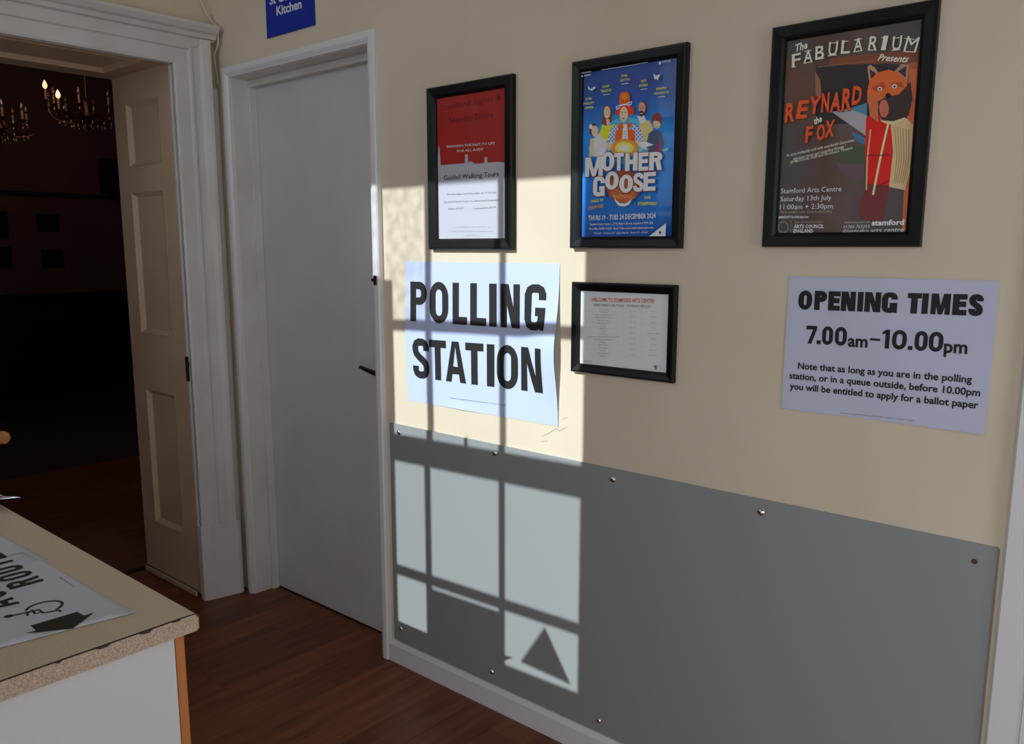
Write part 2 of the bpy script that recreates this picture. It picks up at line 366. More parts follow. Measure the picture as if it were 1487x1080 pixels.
box(bm, XL-.5, XL, -2.5, .14, ZC, ZC2); box(bm, XL, XR+.15, 0, .14, ZC, ZC2); box(bm, XR, XR+.15, -2.6, 0, ZC, ZC2)
struct(link('wall_upper', bm, CREAM))
# hall beyond
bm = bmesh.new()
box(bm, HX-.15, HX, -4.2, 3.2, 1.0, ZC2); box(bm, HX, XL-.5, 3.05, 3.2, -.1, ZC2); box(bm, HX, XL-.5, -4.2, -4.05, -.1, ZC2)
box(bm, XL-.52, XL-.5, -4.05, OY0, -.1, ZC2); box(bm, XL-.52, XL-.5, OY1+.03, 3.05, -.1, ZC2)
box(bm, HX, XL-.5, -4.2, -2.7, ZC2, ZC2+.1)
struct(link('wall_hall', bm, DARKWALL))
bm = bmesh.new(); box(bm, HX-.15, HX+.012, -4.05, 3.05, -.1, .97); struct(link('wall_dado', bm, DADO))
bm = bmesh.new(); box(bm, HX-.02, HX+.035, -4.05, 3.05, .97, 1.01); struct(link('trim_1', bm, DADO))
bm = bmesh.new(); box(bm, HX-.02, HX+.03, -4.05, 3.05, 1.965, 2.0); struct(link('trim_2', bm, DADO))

# ---------------------------------------------------------------- window 1 (behind the camera, makes the light pattern)
wn = struct(empty('window_1', WPIV)); wn.rotation_euler = (0, 0, WA)
def wpart(name, boxes, m, bev=0, parent=wn):
    bm = bmesh.new()
    for b in boxes: box(bm, *b, bev=bev)
    return link(name, bm, m, parent)
wpart('window_frame', [(WU0, -.36, -.03, 0.012, WV0, WV1), (.627, WU1, -.03, .012, WV0, WV1), (-.36, .627, -.03, .012, WV0, 1.466), (-.36, .627, -.014, .012, 2.985, WV1)], WHITEC)
wpart('window_sill', [(WU0-.04, WU1+.04, 0.0, .03, WV0-.03, WV0)], WHITEC, .004)
wpart('lower_sash', [(-.36, .627, -.014, .012, 2.072, 2.152)], WHITEC)
for v0, v1 in ((1.66, 1.685), (2.52, 2.546)): wpart('glazing_bar', [(-.36, .627, -.012, .010, v0, v1)], WHITEC)
for z0, z1, a, b in ((1.466, 2.072, -.011, .331), (2.152, 2.985, .002, .33)):
    wpart('glazing_bar', [(a-.012, a+.012, -.012, .010, z0, z1)], WHITEC); wpart('glazing_bar', [(b-.018, b+.002, -.012, .010, z0, z1)], WHITEC)
for i, (z0, z1) in enumerate(((1.466, 1.66), (1.685, 2.072), (2.152, 2.52), (2.546, 2.985))):
    for u0, u1 in ((-.36, -.02), (.01, .308), (.335, .627)):
        wpart('pane', [(u0, u1, -.002, .001, z0, z1)], WGLASS2 if (i > 2 and u0 < 0) else WGLASS)
wpart('sash_catch', [(.166, .176, -.005, .012, 2.152, 2.182)], STEEL)
sh = tag(link('blocking_board', wbox(bmesh.new(), -.46, -.165, .031, .045, 1.30, 2.655), WHITEC), 'unseen narrow white shutter board covering the left edge of the window', 'blocker')  # unseen board added to narrow the sun patch on its left side
nb = tag(link('blocking_card', wbox(bmesh.new(), -.006, .322, .012, .016, 1.43, 1.633), PAPER), 'unseen wide white card added to block sun in the low middle window pane', 'card')  # unseen card added to darken the low middle part of the sun patch
bm = bmesh.new(); prism(bm, [WM @ Vector(p) for p in ((.499, .001, 1.642), (.403, .001, 1.501), (.599, .001, 1.49))], (0, .003, 0))
tag(link('triangle_cutout', bm, BLK), 'unseen triangular sticker on the low right window pane', 'cutout')  # unseen triangle added to cast the dark shape in the sun patch

# ---------------------------------------------------------------- left architrave, reveal lining
AX0, AX1 = XL, XL+.05
def archi(t_, a, b, mi=0):                # profile points (distance from the opening edge, proud of wall)
    pass
PROF = [(0, .018), (0, .026), (.008, .030), (.055, .033), (.060, .041), (.068, .042), (.074, .036), (.10, .040), (.108, .052), (.125, .058), (.138, .060), (.14, .0), (0, 0)]
bm = bmesh.new()
def quadstrip(bm, A, B):
    a = [bm.verts.new(p) for p in A]; b = [bm.verts.new(p) for p in B]
    for i in range(len(a)-1): bm.faces.new((a[i], a[i+1], b[i+1], b[i]))
    return a, b
ye, zt = OY1, OZ-.005
A = [(XL+h, ye+d, 0) for d, h in PROF]; B = [(XL+h, ye+d, zt+min(d, .10)) for d, h in PROF]
quadstrip(bm, A, B)
bmesh.ops.recalc_face_normals(bm, faces=bm.faces)
struct(link('trim_3', bm, WHITE))
bm = bmesh.new()
PH = [(0, .018), (0, .027), (.008, .031), (.055, .034), (.060, .041), (.10, .045), (.104, .060), (.118, .066), (.124, .080), (.140, .092), (.150, .094), (.152, 0), (0, 0)]
A = [(XL+h, OY0-.1, zt+d) for d, h in PH]; B = [(XL+h, min(ye+d*1.0, -.03) if d < .1 else -.022, zt+d) for d, h in PH]
a, b = quadstrip(bm, A, B); bm.faces.new(b[:-1])
bmesh.ops.recalc_face_normals(bm, faces=bm.faces)
struct(link('trim_4', bm, WHITE))
bm = bmesh.new()                          # splayed plinth block under the architrave
prism(bm, [(XL, ye-.006, 0), (XL+.028, ye-.006, 0), (XL+.042, ye+.03, 0), (XL+.064, -.045, 0), (XL+.062, -.030, 0), (XL, -.03, 0)], (0, 0, .325))
bmesh.ops.bevel(bm, geom=[e for e in bm.edges if all(v.co.z > .3 for v in e.verts)], offset=.006, segments=2, affect='EDGES')
struct(link('trim_5', bm, WHITE))
struct(box_obj('trim_6', XL, XL+.022, -.030, 0, 0, 2.085, m=WHITE, bev=.004))   # fillet in the corner
# lining of the thick wall: right reveal with three sunk panels, soffit, floor bead
def sunk(bm, x0, x1, z0, z1, holes, y, depth=.012, th=.03, bw=.014):
    zs = sorted({z0, z1} | {h[2] for h in holes} | {h[3] for h in holes}); xs = sorted({x0, x1} | {h[0] for h in holes} | {h[1] for h in holes})
    for i in range(len(xs)-1):
        for j in range(len(zs)-1):
            cx, cz = (xs[i]+xs[i+1])/2, (zs[j]+zs[j+1])/2
            if any(h[0] < cx < h[1] and h[2] < cz < h[3] for h in holes): continue
            box(bm, xs[i], xs[i+1], y, y+th, zs[j], zs[j+1])
    for a, b, c, d in holes:
        o = [(a, y, c), (b, y, c), (b, y, d), (a, y, d)]; n = [(a+bw, y+depth, c+bw), (b-bw, y+depth, c+bw), (b-bw, y+depth, d-bw), (a+bw, y+depth, d-bw)]
        O = [bm.verts.new(p) for p in o]; N = [bm.verts.new(p) for p in n]
        O2 = [bm.verts.new((p[0]+s*.004, y-.004, p[2]+t*.004)) for p, s, t in zip(o, (-1, 1, 1, -1), (-1, -1, 1, 1))]
        for i in range(4):
            bm.faces.new((O2[i], O2[(i+1) % 4], N[(i+1) % 4], N[i])); bm.faces.new((O[i], O[(i+1) % 4], O2[(i+1) % 4], O2[i]))
        bm.faces.new(N)
    for f in bm.faces:
        f.normal_update()
rv = struct(empty('door_2', (-3.2, OY1, 0)))
def local(bm, o): return shift(bm, o.location)
bm = bmesh.new()
PAN = [(-3.535, -3.272, 1.797, 2.040), (-3.537, -3.279, 1.106, 1.682), (-3.53, -3.291, .262, .852)]
sunk(bm, -3.655, XL-.012, .028, OZ, PAN, OY1)
link('door_leaf', local(bm, rv), REVEAL, rv)
link('leaf_edge', local(box(bmesh.new(), XL-.011, XL+.004, OY1-.002, OY1+.03, .05, OZ, bev=.002), rv), WHITEC, rv)
bm = bmesh.new(); box(bm, -3.655, -3.20, OY1-.010, OY1-.001, 0.002, .022, bev=.002); link('floor_bead', local(bm, rv), REVEAL, rv)
bm = bmesh.new(); box(bm, XL-.003, XL+.007, OY1-.012, OY1-.002, .93, 1.03, bev=.001); box(bm, XL+.004, XL+.012, OY1-.010, OY1-.002, .99, 1.01, bev=.001)
link('lock_keep', local(bm, rv), STEEL, rv)
bm = bmesh.new()                          # soffit with one long sunk panel
sunk(bm, -3.66, XL+.0, OY0-OY1+0.0, 0, [(-3.52, -3.22, OY0-OY1+.1, -.09)], 0)
bmesh.ops.transform(bm, matrix=Matrix(((1, 0, 0, 0), (0, 0, 1, OY1), (0, 1, 0, OZ), (0, 0, 0, 1))), verts=bm.verts)
struct(link('trim_7', bm, REVEAL))
struct(box_obj('trim_8', -3.66, XL, OY0-.02, OY0+.01, 0, OZ, m=REVEAL))
struct(box_obj('trim_9', -3.70, -3.66, OY0, OY1+.02, 0, .004, m=STEEL))          # threshold strip

# ---------------------------------------------------------------- door 1, casing
CPROF = [(0, 0), (0, .017), (.004, .021), (.022, .022), (.030, .018), (.035, .014), (.039, .013), (.039, 0)]
bm = sweep_rect(bmesh.new(), -3.079, -2.166, 0, 2.151, CPROF, 0, 'LTR')
struct(link('trim_10', bm, WHITEC))
bm = bmesh.new()                          # jamb lining and stops
box(bm, DX0-.01, DX0+.001, .0, .14, 0, DZ); box(bm, DX1-.001, DX1+.01, 0, .14, 0, DZ); box(bm, DX0, DX1, 0, .14, DZ-.001, DZ+.01)
box(bm, DX0+.0012, DX0+.014, .068, .1, 0, DZ-.0012, bev=.001); box(bm, DX1-.014, DX1-.0012, .068, .1, 0, DZ-.0012); box(bm, DX0+.0142, DX1-.0142, .0685, .1, DZ-.026, DZ-.0012, bev=.001)
struct(link('trim_11', bm, WHITE))
dr = struct(empty('door_1', (-2.62, .1, 0)))
link('slab', local(box(bmesh.new(), DX0+.004, DX1-.003, .101, .138, .006, DZ-.004, bev=.002), dr), DOORW, dr)
H0, H1 = wp(531, 539, .035), wp(556, 546, .05)
hd = empty('handle'); hd.parent = dr; hd.location = (0, 0, 0)
bm = bmesh.new()
hx = -2.262; hz = 1.023
tube(bm, [(hx, .101, hz), (hx, .05, hz)], .009, 12)
pts = [(hx+.006, .050, hz-.004), (hx-.01, .047, hz-.002), (hx-.04, .045, hz+.004), (hx-.075, .046, hz+.010), (hx-.105, .052, hz+.013)]
t = bmesh.new(); tube(t, pts, .010, 10, r1=.007)
merge(bm, t); link('lever', local(bm, dr), STEEL, hd, True)
bm = bmesh.new(); lathe(bm, [(.0001, 0), (.024, 0), (.025, .004), (.021, .008), (.0001, .009)], Matrix.Translation((hx, .101, hz)) @ Matrix.Rotation(math.pi/2, 4, 'X')); link('rose', local(bm, dr), STEEL, hd, True)
bm = bmesh.new(); L0 = wp(547, 407, -.02)
box(bm, L0.x-.010, L0.x+.002, -.0262, -.0215, L0.z-.016, L0.z+.016, bev=.001); box(bm, L0.x-.016, L0.x+.004, -.031, -.0255, L0.z-.004, L0.z+.006, bev=.001)
link('latch_keep', local(bm, dr), STEEL, dr)
bm = bmesh.new(); box(bm, DX0, DX1, .139, .145, 0, .008); struct(link('trim_12', bm, DKLAM))
struct(box_obj('wall_store', DX0-.1, DX1+.1, .5, .6, 0, 2.3, m=DARKWALL))
# skirting and the right-hand doorway casing
bm = bmesh.new(); prism(bm, [(-2.1655, 0, 0), (-2.1655, -.016, 0), (-2.1655, -.016, .064), (-2.1655, -.011, .074), (-2.1655, -.009, .08), (-2.1655, 0, .08)], (1.868, 0, 0))
struct(link('baseboard_back', bm, WHITEC))
TX = -.293
P3 = [(TX, 0), (TX, -.016), (TX+.004, -.020), (TX+.058, -.021), (TX+.060, -.025), (TX+.066, -.025), (TX+.068, -.020), (TX+.078, -.020), (TX+.082, -.014), (TX+.095, -.014), (TX+.095, 0)]
bm = bmesh.new(); prism(bm, [(x, y, 0) for x, y in P3], (0, 0, 2.25)); struct(link('trim_13', bm, WHITEC))
d3 = struct(empty('door_3', (.2, .05, 0)))
link('slab', local(box(bmesh.new(), -.195, .60, .05, .09, .006, 2.19, bev=.002), d3), DOORW, d3)
bm = bmesh.new(); box(bm, -.25, -.198, 0, .14, 0, 2.2); box(bm, .603, .64, -.01, .14, 0, 2.2); box(bm, -.2, .605, -.0, .14, 2.192, 2.22); struct(link('trim_14', bm, WHITEC))

# ---------------------------------------------------------------- grey protective panel
pn = empty('wall_protection_panel', (-1.23, -.001, .08)); tag(pn, 'large matt grey protective panel screwed to the lower wall', 'panel')
PT = .004
bm = bmesh.new(); box(bm, -2.1475, -.3065, -.001-PT, -.001, .082, .8715, bev=.0008)
link('board', local(bm, pn), PANEL, pn)
bm = bmesh.new(); box(bm, -.3062, -.3035, -.001-PT, -.001, .082, .869); link('edge_strip', local(bm, pn), PEDGE, pn)
sc0 = None
for i, (a, b) in enumerate([(578.7, 628), (718, 658), (889, 696), (1104.5, 744), (581.5, 913), (713.5, 975.5), (869, 1047)]):
    p = wp(a, b, -.007)
    if sc0 is None:
        M = Matrix.Rotation(math.pi/2, 4, 'X')
        bm = lathe(bmesh.new(), [(.0001, 0), (.0085, 0), (.0088, .001), (.0070, .0032), (.0045, .0046), (.002, .0050), (.0001, .0051)], M, 18)
        sc0 = link('screw', bm, CHROME, pn, True); s = sc0
    else:
        s = sc0.copy(); C.objects.link(s)
    s.location = Vector((p.x, -.001-PT, p.z)) - pn.location
p = wp(1415, 815, -.005)
bm = lathe(bmesh.new(), [(.0001, 0), (.0058, 0), (.0052, .0012), (.003, .0014), (.0001, .0008)], Matrix.Rotation(math.pi/2, 4, 'X'), 14)
s = link('screw', bm, RUST, pn, True); s.location = Vector((p.x, -.001-PT, p.z)) - pn.location; s['label'] = 'rusty brown screw'

# ---------------------------------------------------------------- framed posters
def framed(name, label, corners, fw, depth, sheetm, inner_px=None):
    P = [wp(a, b, -depth) for a, b in corners]           # TL TR BR BL of the front face
    x0 = (P[0].x+P[3].x)/2; x1 = (P[1].x+P[2].x)/2; z1 = (P[0].z+P[1].z)/2; z0 = (P[2].z+P[3].z)/2
    r = empty(name, ((x0+x1)/2, -.001, z0)); tag(r, label, 'picture', 'framed notices on the cream wall')
    prof = [(0, .001), (0, depth-.004), (.0025, depth), (.006, depth), (fw-.008, depth-.003), (fw-.002, depth-.006), (fw, depth-.009), (fw, .004)]
    bm = sweep_rect(bmesh.new(), x0, x1, z0, z1, prof, 0, 'LTRB'); link('frame', local(bm, r), BLACK, r)
    bm = box(bmesh.new(), x0+fw-.004, x1-fw+.004, -.0055, -.003, z0+fw-.004, z1-fw+.004); sh = link('sheet', local(bm, r), sheetm, r)
    bm = box(bmesh.new(), x0+fw-.003, x1-fw+.003, -.0088, -.0078, z0+fw-.003, z1-fw+.003); link('glass', local(bm, r), GLASS, r)
    return r, sh, (x0+fw, x1-fw, z0+fw, z1-fw)
SY = -.0056
def clip_art(A, R):                                      # trim the print to the opening of the frame
    x0, x1, z0, z1 = R
    for co, no in (((x0, 0, 0), (-1, 0, 0)), ((x1, 0, 0), (1, 0, 0)), ((0, 0, z0), (0, 0, -1)), ((0, 0, z1), (0, 0, 1))):
        bmesh.ops.bisect_plane(A.bm, geom=A.bm.verts[:]+A.bm.edges[:]+A.bm.faces[:], dist=1e-7, plane_co=co, plane_no=no, clear_outer=True)
# --- walking tours
r1, sh1, R1 = framed('framed_poster', 'black framed red and white walking tours poster, above the large capitals sign', [(617, 128), (741, 107), (744, 364), (623, 361)], .033, .020, mat('tour_paper', rgb(196, 195, 204), .5, spec=.3))
A = Art(SY)
RED = seen(112, 26, 22)
A.poly([(628, 133), (734, 115), (734, 236), (722, 235), (708, 236), (707, 228), (704, 228), (703, 237), (690, 237.5), (684, 234), (680, 236), (679, 224), (675.5, 224), (675, 237), (660, 238), (640, 240), (638.5, 218), (637.5, 210), (636.5, 218), (635, 240), (629, 241)], RED)
DR = seen(74, 16, 16)
A.text('Stamford Sights &', (640, 160.5), (728, 144.5), .0165, DR, .01, res=2)
A.text('Secrets Tours', (652, 179), (716, 170.5), .0165, DR, .01, res=2)
A.text('BRINGING THE PAST TO LIFE', (649, 214.5), (718.5, 209.5), .0068, seen(190, 160, 158), .006)
A.text('FOR ALL AGES!', (664, 221), (701.5, 218), .0068, seen(190, 160, 158), .006)
A.text('Guided Walking Tours', (644.5, 261.5), (724.5, 255.5), .0135, BLK, .012, res=2)
for s_, a, b, h in (('Wednesdays and Saturdays at 11.00 am', (649, 283.5), (720.5, 280.5), .0055), ('Special themed tours on advertised Saturdays', (644.5, 294.5), (726, 291.5), .0055),
                    ('Adults £10.00', (650.5, 304.5), (673, 303.5), .0055), ('Concessions £9.00', (686.5, 304), (720, 302), .0055)):
    A.text(s_, a, b, h, seen(80, 78, 84), .008)
for s_, a, b in (('stamfordsightsandsecretstours.com', (658.5, 330.5), (712.5, 330)), ('stamfordsightsandsecrets@gmail.com', (655.5, 336.8), (715, 336.5)), ('01780 755611', (676, 343), (695.5, 342.8))):
    A.text(s_, a, b, .0048, seen(120, 118, 124), .004)
clip_art(A, R1); A.done('print', sh1)
# --- pantomime
def grad_mat(name, stops, scale=4, axis='Z', nz=None):
    M = bpy.data.materials.new(name); M.use_nodes = True; nt = M.node_tree; b = nt.nodes['Principled BSDF']; b.inputs['Roughness'].default_value = .5
    tc = nt.nodes.new('ShaderNodeTexCoord'); sx = nt.nodes.new('ShaderNodeSeparateXYZ'); nt.links.new(tc.outputs['Generated'], sx.inputs[0])
    n = nt.nodes.new('ShaderNodeTexNoise'); n.inputs['Scale'].default_value = scale; n.inputs['Detail'].default_value = 5; nt.links.new(tc.outputs['Generated'], n.inputs['Vector'])
    ad = nt.nodes.new('ShaderNodeMath'); ad.operation = 'MULTIPLY_ADD'; ad.inputs[1].default_value = nz or .25; nt.links.new(n.outputs[0], ad.inputs[0]); nt.links.new(sx.outputs[axis], ad.inputs[2])
    r = nt.nodes.new('ShaderNodeValToRGB'); e = r.color_ramp.elements
    while len(e) < len(stops): e.new(.5)
    for q, (p, c) in zip(e, stops): q.position = p; q.color = (*c, 1)
    nt.links.new(ad.outputs[0], r.inputs[0]); nt.links.new(r.outputs[0], b.inputs['Base Color']); return M
PB = grad_mat('print_blue_sky', [(0.1, seen(6, 48, 106)), (.45, seen(4, 86, 156)), (.75, seen(8, 94, 162)), (.92, seen(14, 54, 116)), (1.0, seen(22, 46, 100))])
r2, sh2, R2 = framed('framed_poster', 'black framed bright blue theatre poster with five costumed people and cream bubble title', [(829, 89), (998, 61), (986, 360), (827, 361)], .030, .020, PB)
A = Art(SY)
g = lambda x, y: (840+x/7.717, 90+y/7.714)              # a close-up's own grid
h2 = lambda x, y: (840+x/7.717, 210+y/7.714)
SKIN = seen(196, 136, 112); SKIN2 = seen(170, 110, 88)
WHT = seen(176, 172, 186); YEL = seen(190, 160, 30); ORG = seen(196, 66, 22); HAIRR = seen(170, 44, 18)
# glow behind
for k, (rx, ry) in enumerate(((46, 40), (38, 34), (28, 24))): A.ell(*g(540, 880), rx, ry, (seen(28, 104, 168), seen(60, 130, 180), seen(120, 150, 160))[k], 26)
# far left woman in white
A.poly([g(*p) for p in ((150, 880), (235, 800), (300, 850), (330, 960), (300, 1060), (130, 1060), (120, 950))], seen(170, 160, 190))
A.poly([g(*p) for p in ((135, 860), (180, 850), (165, 1060), (120, 1060))], SKIN)
A.ell(*g(170, 760), 6.2, 9.5, seen(70, 30, 26)); A.ell(*g(185, 775), 5.0, 8.2, SKIN); A.ell(*g(140, 725), 2.6, 3.6, WHT)
A.line([g(178, 805), g(200, 800)], .9, WHT)
# woman in yellow
A.poly([g(*p) for p in ((290, 500), (350, 490), (385, 560), (370, 680), (300, 720), (265, 690), (275, 560))], seen(96, 44, 26))
A.poly([g(*p) for p in ((235, 800), (270, 700), (330, 720), (420, 690), (440, 780), (330, 900), (270, 840))], YEL)
A.ell(*g(322, 565), 4.8, 9, SKIN); A.line([g(318, 612), g(345, 605)], 1.0, WHT); A.poly([g(*p) for p in ((310, 640), (350, 640), (355, 690), (325, 740))], SKIN)
# man with beard
A.poly([g(*p) for p in ((690, 640), (800, 660), (840, 740), (800, 860), (720, 900), (680, 760))], seen(176, 140, 90))
A.poly([g(*p) for p in ((660, 610), (740, 600), (760, 660), (700, 700))], WHT)
A.ell(*g(725, 520), 6.3, 10.6, seen(60, 36, 30)); A.ell(*g(715, 515), 5.0, 8.8, SKIN2); A.ell(*g(708, 578), 3.8, 4.4, seen(58, 32, 28)); A.line([g(690, 580), g(722, 576)], .9, WHT)
A.line([g(690, 520), g(740, 512)], .8, seen(40, 26, 26))
# right person in dark
A.poly([g(*p) for p in ((790, 800), (850, 760), (930, 780), (965, 900), (920, 1060), (790, 1060), (770, 900))], seen(50, 60, 80))
A.poly([g(*p) for p in ((880, 900), (940, 880), (930, 1060), (820, 1060))], seen(90, 44, 70))
A.ell(*g(885, 645), 7.6, 10.0, seen(92, 40, 44)); A.ell(*g(882, 690), 5.4, 7.4, SKIN); A.poly([g(*p) for p in ((845, 660), (900, 610), (935, 700), (900, 660))], seen(92, 40, 44)); A.line([g(868, 735), g(892, 730)], .8, RED)
# central performer
GB = seen(48, 90, 160)
for sx, x0 in ((1, 330), (-1, 735)):
    pts = [(x0, 880), (x0+sx*30, 760), (x0+sx*100, 690), (x0+sx*160, 740), (x0+sx*115, 890), (x0+sx*40, 920)]
    A.poly([g(*p) for p in pts], WHT)
    for i in range(8):
        for j in range(10):
            xx = x0+sx*(6+i*20); yy = 692+j*23
            dd = abs(xx-x0)+9; tp = 880-4*dd if dd < 30 else (760-(dd-30) if dd < 100 else 690+.83*(dd-100)); bt = 880+dd if dd < 40 else (920-.4*(dd-40) if dd < 115 else 890-3.3*(dd-115))
            if tp-4 < yy and yy+20 < bt+4 and (i+j) % 2 == 0: A.poly([g(xx, yy), g(xx+sx*17, yy), g(xx+sx*17, yy+20), g(xx, yy+20)], GB)
A.poly([g(*p) for p in ((430, 770), (520, 740), (640, 770), (650, 940), (420, 940))], ORG)
A.poly([g(*p) for p in ((510, 700), (560, 700), (570, 930), (500, 930))], seen(190, 180, 190))
for i in range(5): A.line([g(515, 780+i*28), g(560, 776+i*28)], .7, GB)
A.poly([g(*p) for p in ((450, 690), (510, 690), (520, 740), (460, 750))], ORG); A.poly([g(*p) for p in ((555, 690), (610, 680), (610, 730), (560, 740))], ORG)
A.ell(*g(470, 560), 4.6, 6, HAIRR); A.ell(*g(600, 550), 5.0, 6.6, HAIRR); A.ell(*g(530, 520), 9, 6, HAIRR); A.ell(*g(522, 590), 6.2, 11.5, SKIN)
A.line([g(495, 572), g(512, 570)], 1.0, seen(60, 70, 120)); A.line([g(532, 568), g(550, 565)], 1.0, seen(60, 70, 120)); A.ell(*g(521, 635), 1.6, 1.2, seen(170, 20, 30), 10)
A.poly([g(*p) for p in ((470, 470), (475, 370), (500, 340), (560, 335), (590, 370), (590, 470), (530, 490))], ORG); A.ell(*g(532, 395), 4.4, 4.6, seen(176, 96, 20))
for p in ((430, 480, 480, 540), (560, 440, 615, 500)): A.poly([g(p[0], p[1]+20), g(p[2], p[1]), g(p[2], p[3]-25), g(p[0]+10, p[3])], WHT); A.line([g(p[0]+10, p[1]+35), g(p[2]-5, p[1]+15)], 1.4, GB); A.line([g(p[0]+15, p[3]-20), g(p[2]-8, p[3]-38)], 1.4, GB)
A.line([g(478, 490), g(560, 475)], 2.2, WHT)
A.poly([g(*p) for p in ((325, 910), (400, 915), (420, 960), (350, 1000))], SKIN); A.poly([g(*p) for p in ((645, 900), (720, 880), (760, 940), (700, 950))], SKIN)
A.poly([g(*p) for p in ((250, 960), (340, 935), (330, 980), (280, 1060), (230, 1060))], WHT); A.poly([g(*p) for p in ((690, 910), (760, 890), (860, 930), (760, 960), (810, 985), (740, 975))], seen(200, 190, 190))
for k, rr in enumerate((13, 9, 5)): A.ell(*g(530, 965), rr*1.5, rr, (seen(180, 104, 40), seen(210, 150, 70), seen(226, 196, 140))[k], 20)
# ball of brown nest and pale crescent
A.ell(*h2(520, 470), 25, 24, seen(104, 52, 36), 26); A.ell(*h2(520, 500), 20, 19, seen(128, 70, 40), 24)
for i in range(9): A.line([h2(400+i*22, 560+(i % 3)*14), h2(470+i*22, 600-(i % 2)*24)], .8, seen(158, 100, 60))
A.poly([h2(*p) for p in ((415, 555), (435, 620), (480, 655), (540, 660), (590, 630), (620, 600), (590, 670), (530, 695), (470, 685), (430, 640))], WHT)
# bubble title: dark rim then cream letters
CRM = seen(196, 186, 176); RIM = seen(92, 38, 26)
def title(word, boxes):
    for off, grow, col in ((.9, 1.25, RIM), (0, 0, CRM)):
        for ch, (x0, y0, x1, y1) in zip(word, boxes):
            a, b, c = wp(*h2(x0, y0), SY), wp(*h2(x1, y1), SY), None
            W_ = b.x-a.x; hh = a.z-b.z; gz = .0016*(1 if grow else 0)
            for q in glyph(ch, a.x-gz, b.x+gz, b.z-gz, a.z+gz, W_*(.36 if ch != 'M' else .26)+gz*(1.2), hh*.22+gz*1.2) if ch != 'H' else [[(a.x-gz, b.z-gz), (a.x+W_*.36+gz, b.z-gz), (a.x+W_*.36+gz, a.z+gz), (a.x-gz, a.z+gz)], [(b.x-W_*.36-gz, b.z-gz), (b.x+gz, b.z-gz), (b.x+gz, a.z+gz), (b.x-W_*.36-gz, a.z+gz)], [(a.x, b.z+hh*.38), (b.x, b.z+hh*.38), (b.x, b.z+hh*.62), (a.x, b.z+hh*.62)]]:
                A.k += .12; y = A.y - .00006*A.k
                vs = [A.bm.verts.new((x+(off*.0006), y, z-(off*.0006))) for x, z in q]
                f = A.bm.faces.new(vs); f.material_index = A.mi(col); f.normal_update()
                if f.normal.y > 0: f.normal_flip()
title('MOTHER', [(95, 150, 290, 350), (275, 95, 420, 290), (420, 100, 525, 290), (545, 100, 680, 290), (695, 95, 800, 290), (815, 90, 955, 282)])
title('GOOSE', [(188, 365, 315, 575), (322, 310, 472, 500), (482, 345, 632, 535), (640, 325, 750, 525), (755, 315, 885, 515)])
for s_, a, b, hh, c_ in (('MADE IN', h2(165, 655), h2(300, 635), .0075, YEL), ('STAMFORD', h2(135, 735), h2(310, 700), .0085, seen(190, 110, 30)), ('FOR', h2(765, 612), h2(832, 608), .0075, YEL), ('STAMFORD!', h2(688, 682), h2(900, 680), .0085, YEL),
                         ('THURS 19 - TUES 24 DECEMBER 2024', h2(135, 850), h2(888, 822), .0125, seen(186, 188, 200)), ('Stamford Arts Centre, 27 St Mary’s Street, Stamford, PE9 2DL', h2(150, 905), h2(865, 888), .0058, seen(176, 180, 196)),
                         ('Box Office 01780 763203   Book Online www.stamfordartscentre.com', h2(150, 955), h2(865, 940), .0058, seen(176, 180, 196)), ('Tickets £16   Concessions £14   Family of four £50   Groups of 10 - £14 each', h2(197, 1003), h2(798, 990), .0048, seen(160, 166, 186))):
    A.text(s_, a, b, hh, c_, .02 if hh > .007 else .008)
for l1, l2, x, y, wd in (('PHIL', 'GAYTON', 545, 190, 110), ('HANNAH', 'THREDDER', 335, 310, 120), ('SIMON', 'EYERS', 757, 250, 95), ('VICTORIA', 'PHILLIPS', 143, 450, 120), ('ERIN', 'WADLINGTON', 955, 335, 170)):
    A.text(l1, g(x-wd*.34, y-12), g(x+wd*.30, y-24), .006, YEL, .01); A.text(l2, g(x-wd*.5, y+40), g(x+wd*.5, y+22), .006, YEL, .01); A.line([g(x-35, y+65), g(x+40, y+55)], .9, seen(150, 160, 190))
A.text('COUPER', g(95, 535), g(198, 528), .006, YEL, .01)
A.poly([g(*p) for p in ((130, 270), (165, 310), (215, 275), (215, 305), (175, 328), (140, 312))], seen(130, 150, 190)); A.poly([g(*p) for p in ((865, 135), (895, 165), (945, 140), (915, 215), (900, 190), (880, 205))], seen(150, 160, 190)); A.poly([h2(*p) for p in ((960, 60), (1035, 40), (1030, 70), (985, 75))], seen(100, 140, 190))
A.text('Stamford', g(60, 135), g(170, 122), .0055, WHT, .02); A.text('arts centre', g(35, 180), g(170, 158), .0055, WHT, .02)
A.poly([g(*p) for p in ((930, 10), (945, 0), (955, 20), (940, 40), (925, 30))], WHT); A.text('LIGHTHOUSE', g(965, 20), g(1060, 8), .005, seen(130, 140, 180), .01)
A.line([g(290, 97), g(560, 55), g(805, 12)], .8, seen(130, 136, 150))
A.poly([h2(815, 1030), h2(1008, 880), h2(1002, 1034)], WHT); A.poly([h2(928, 970), h2(955, 968), h2(955, 992), h2(942, 1005), h2(930, 995)], seen(50, 50, 60))
clip_art(A, R2); A.done('print', sh2)
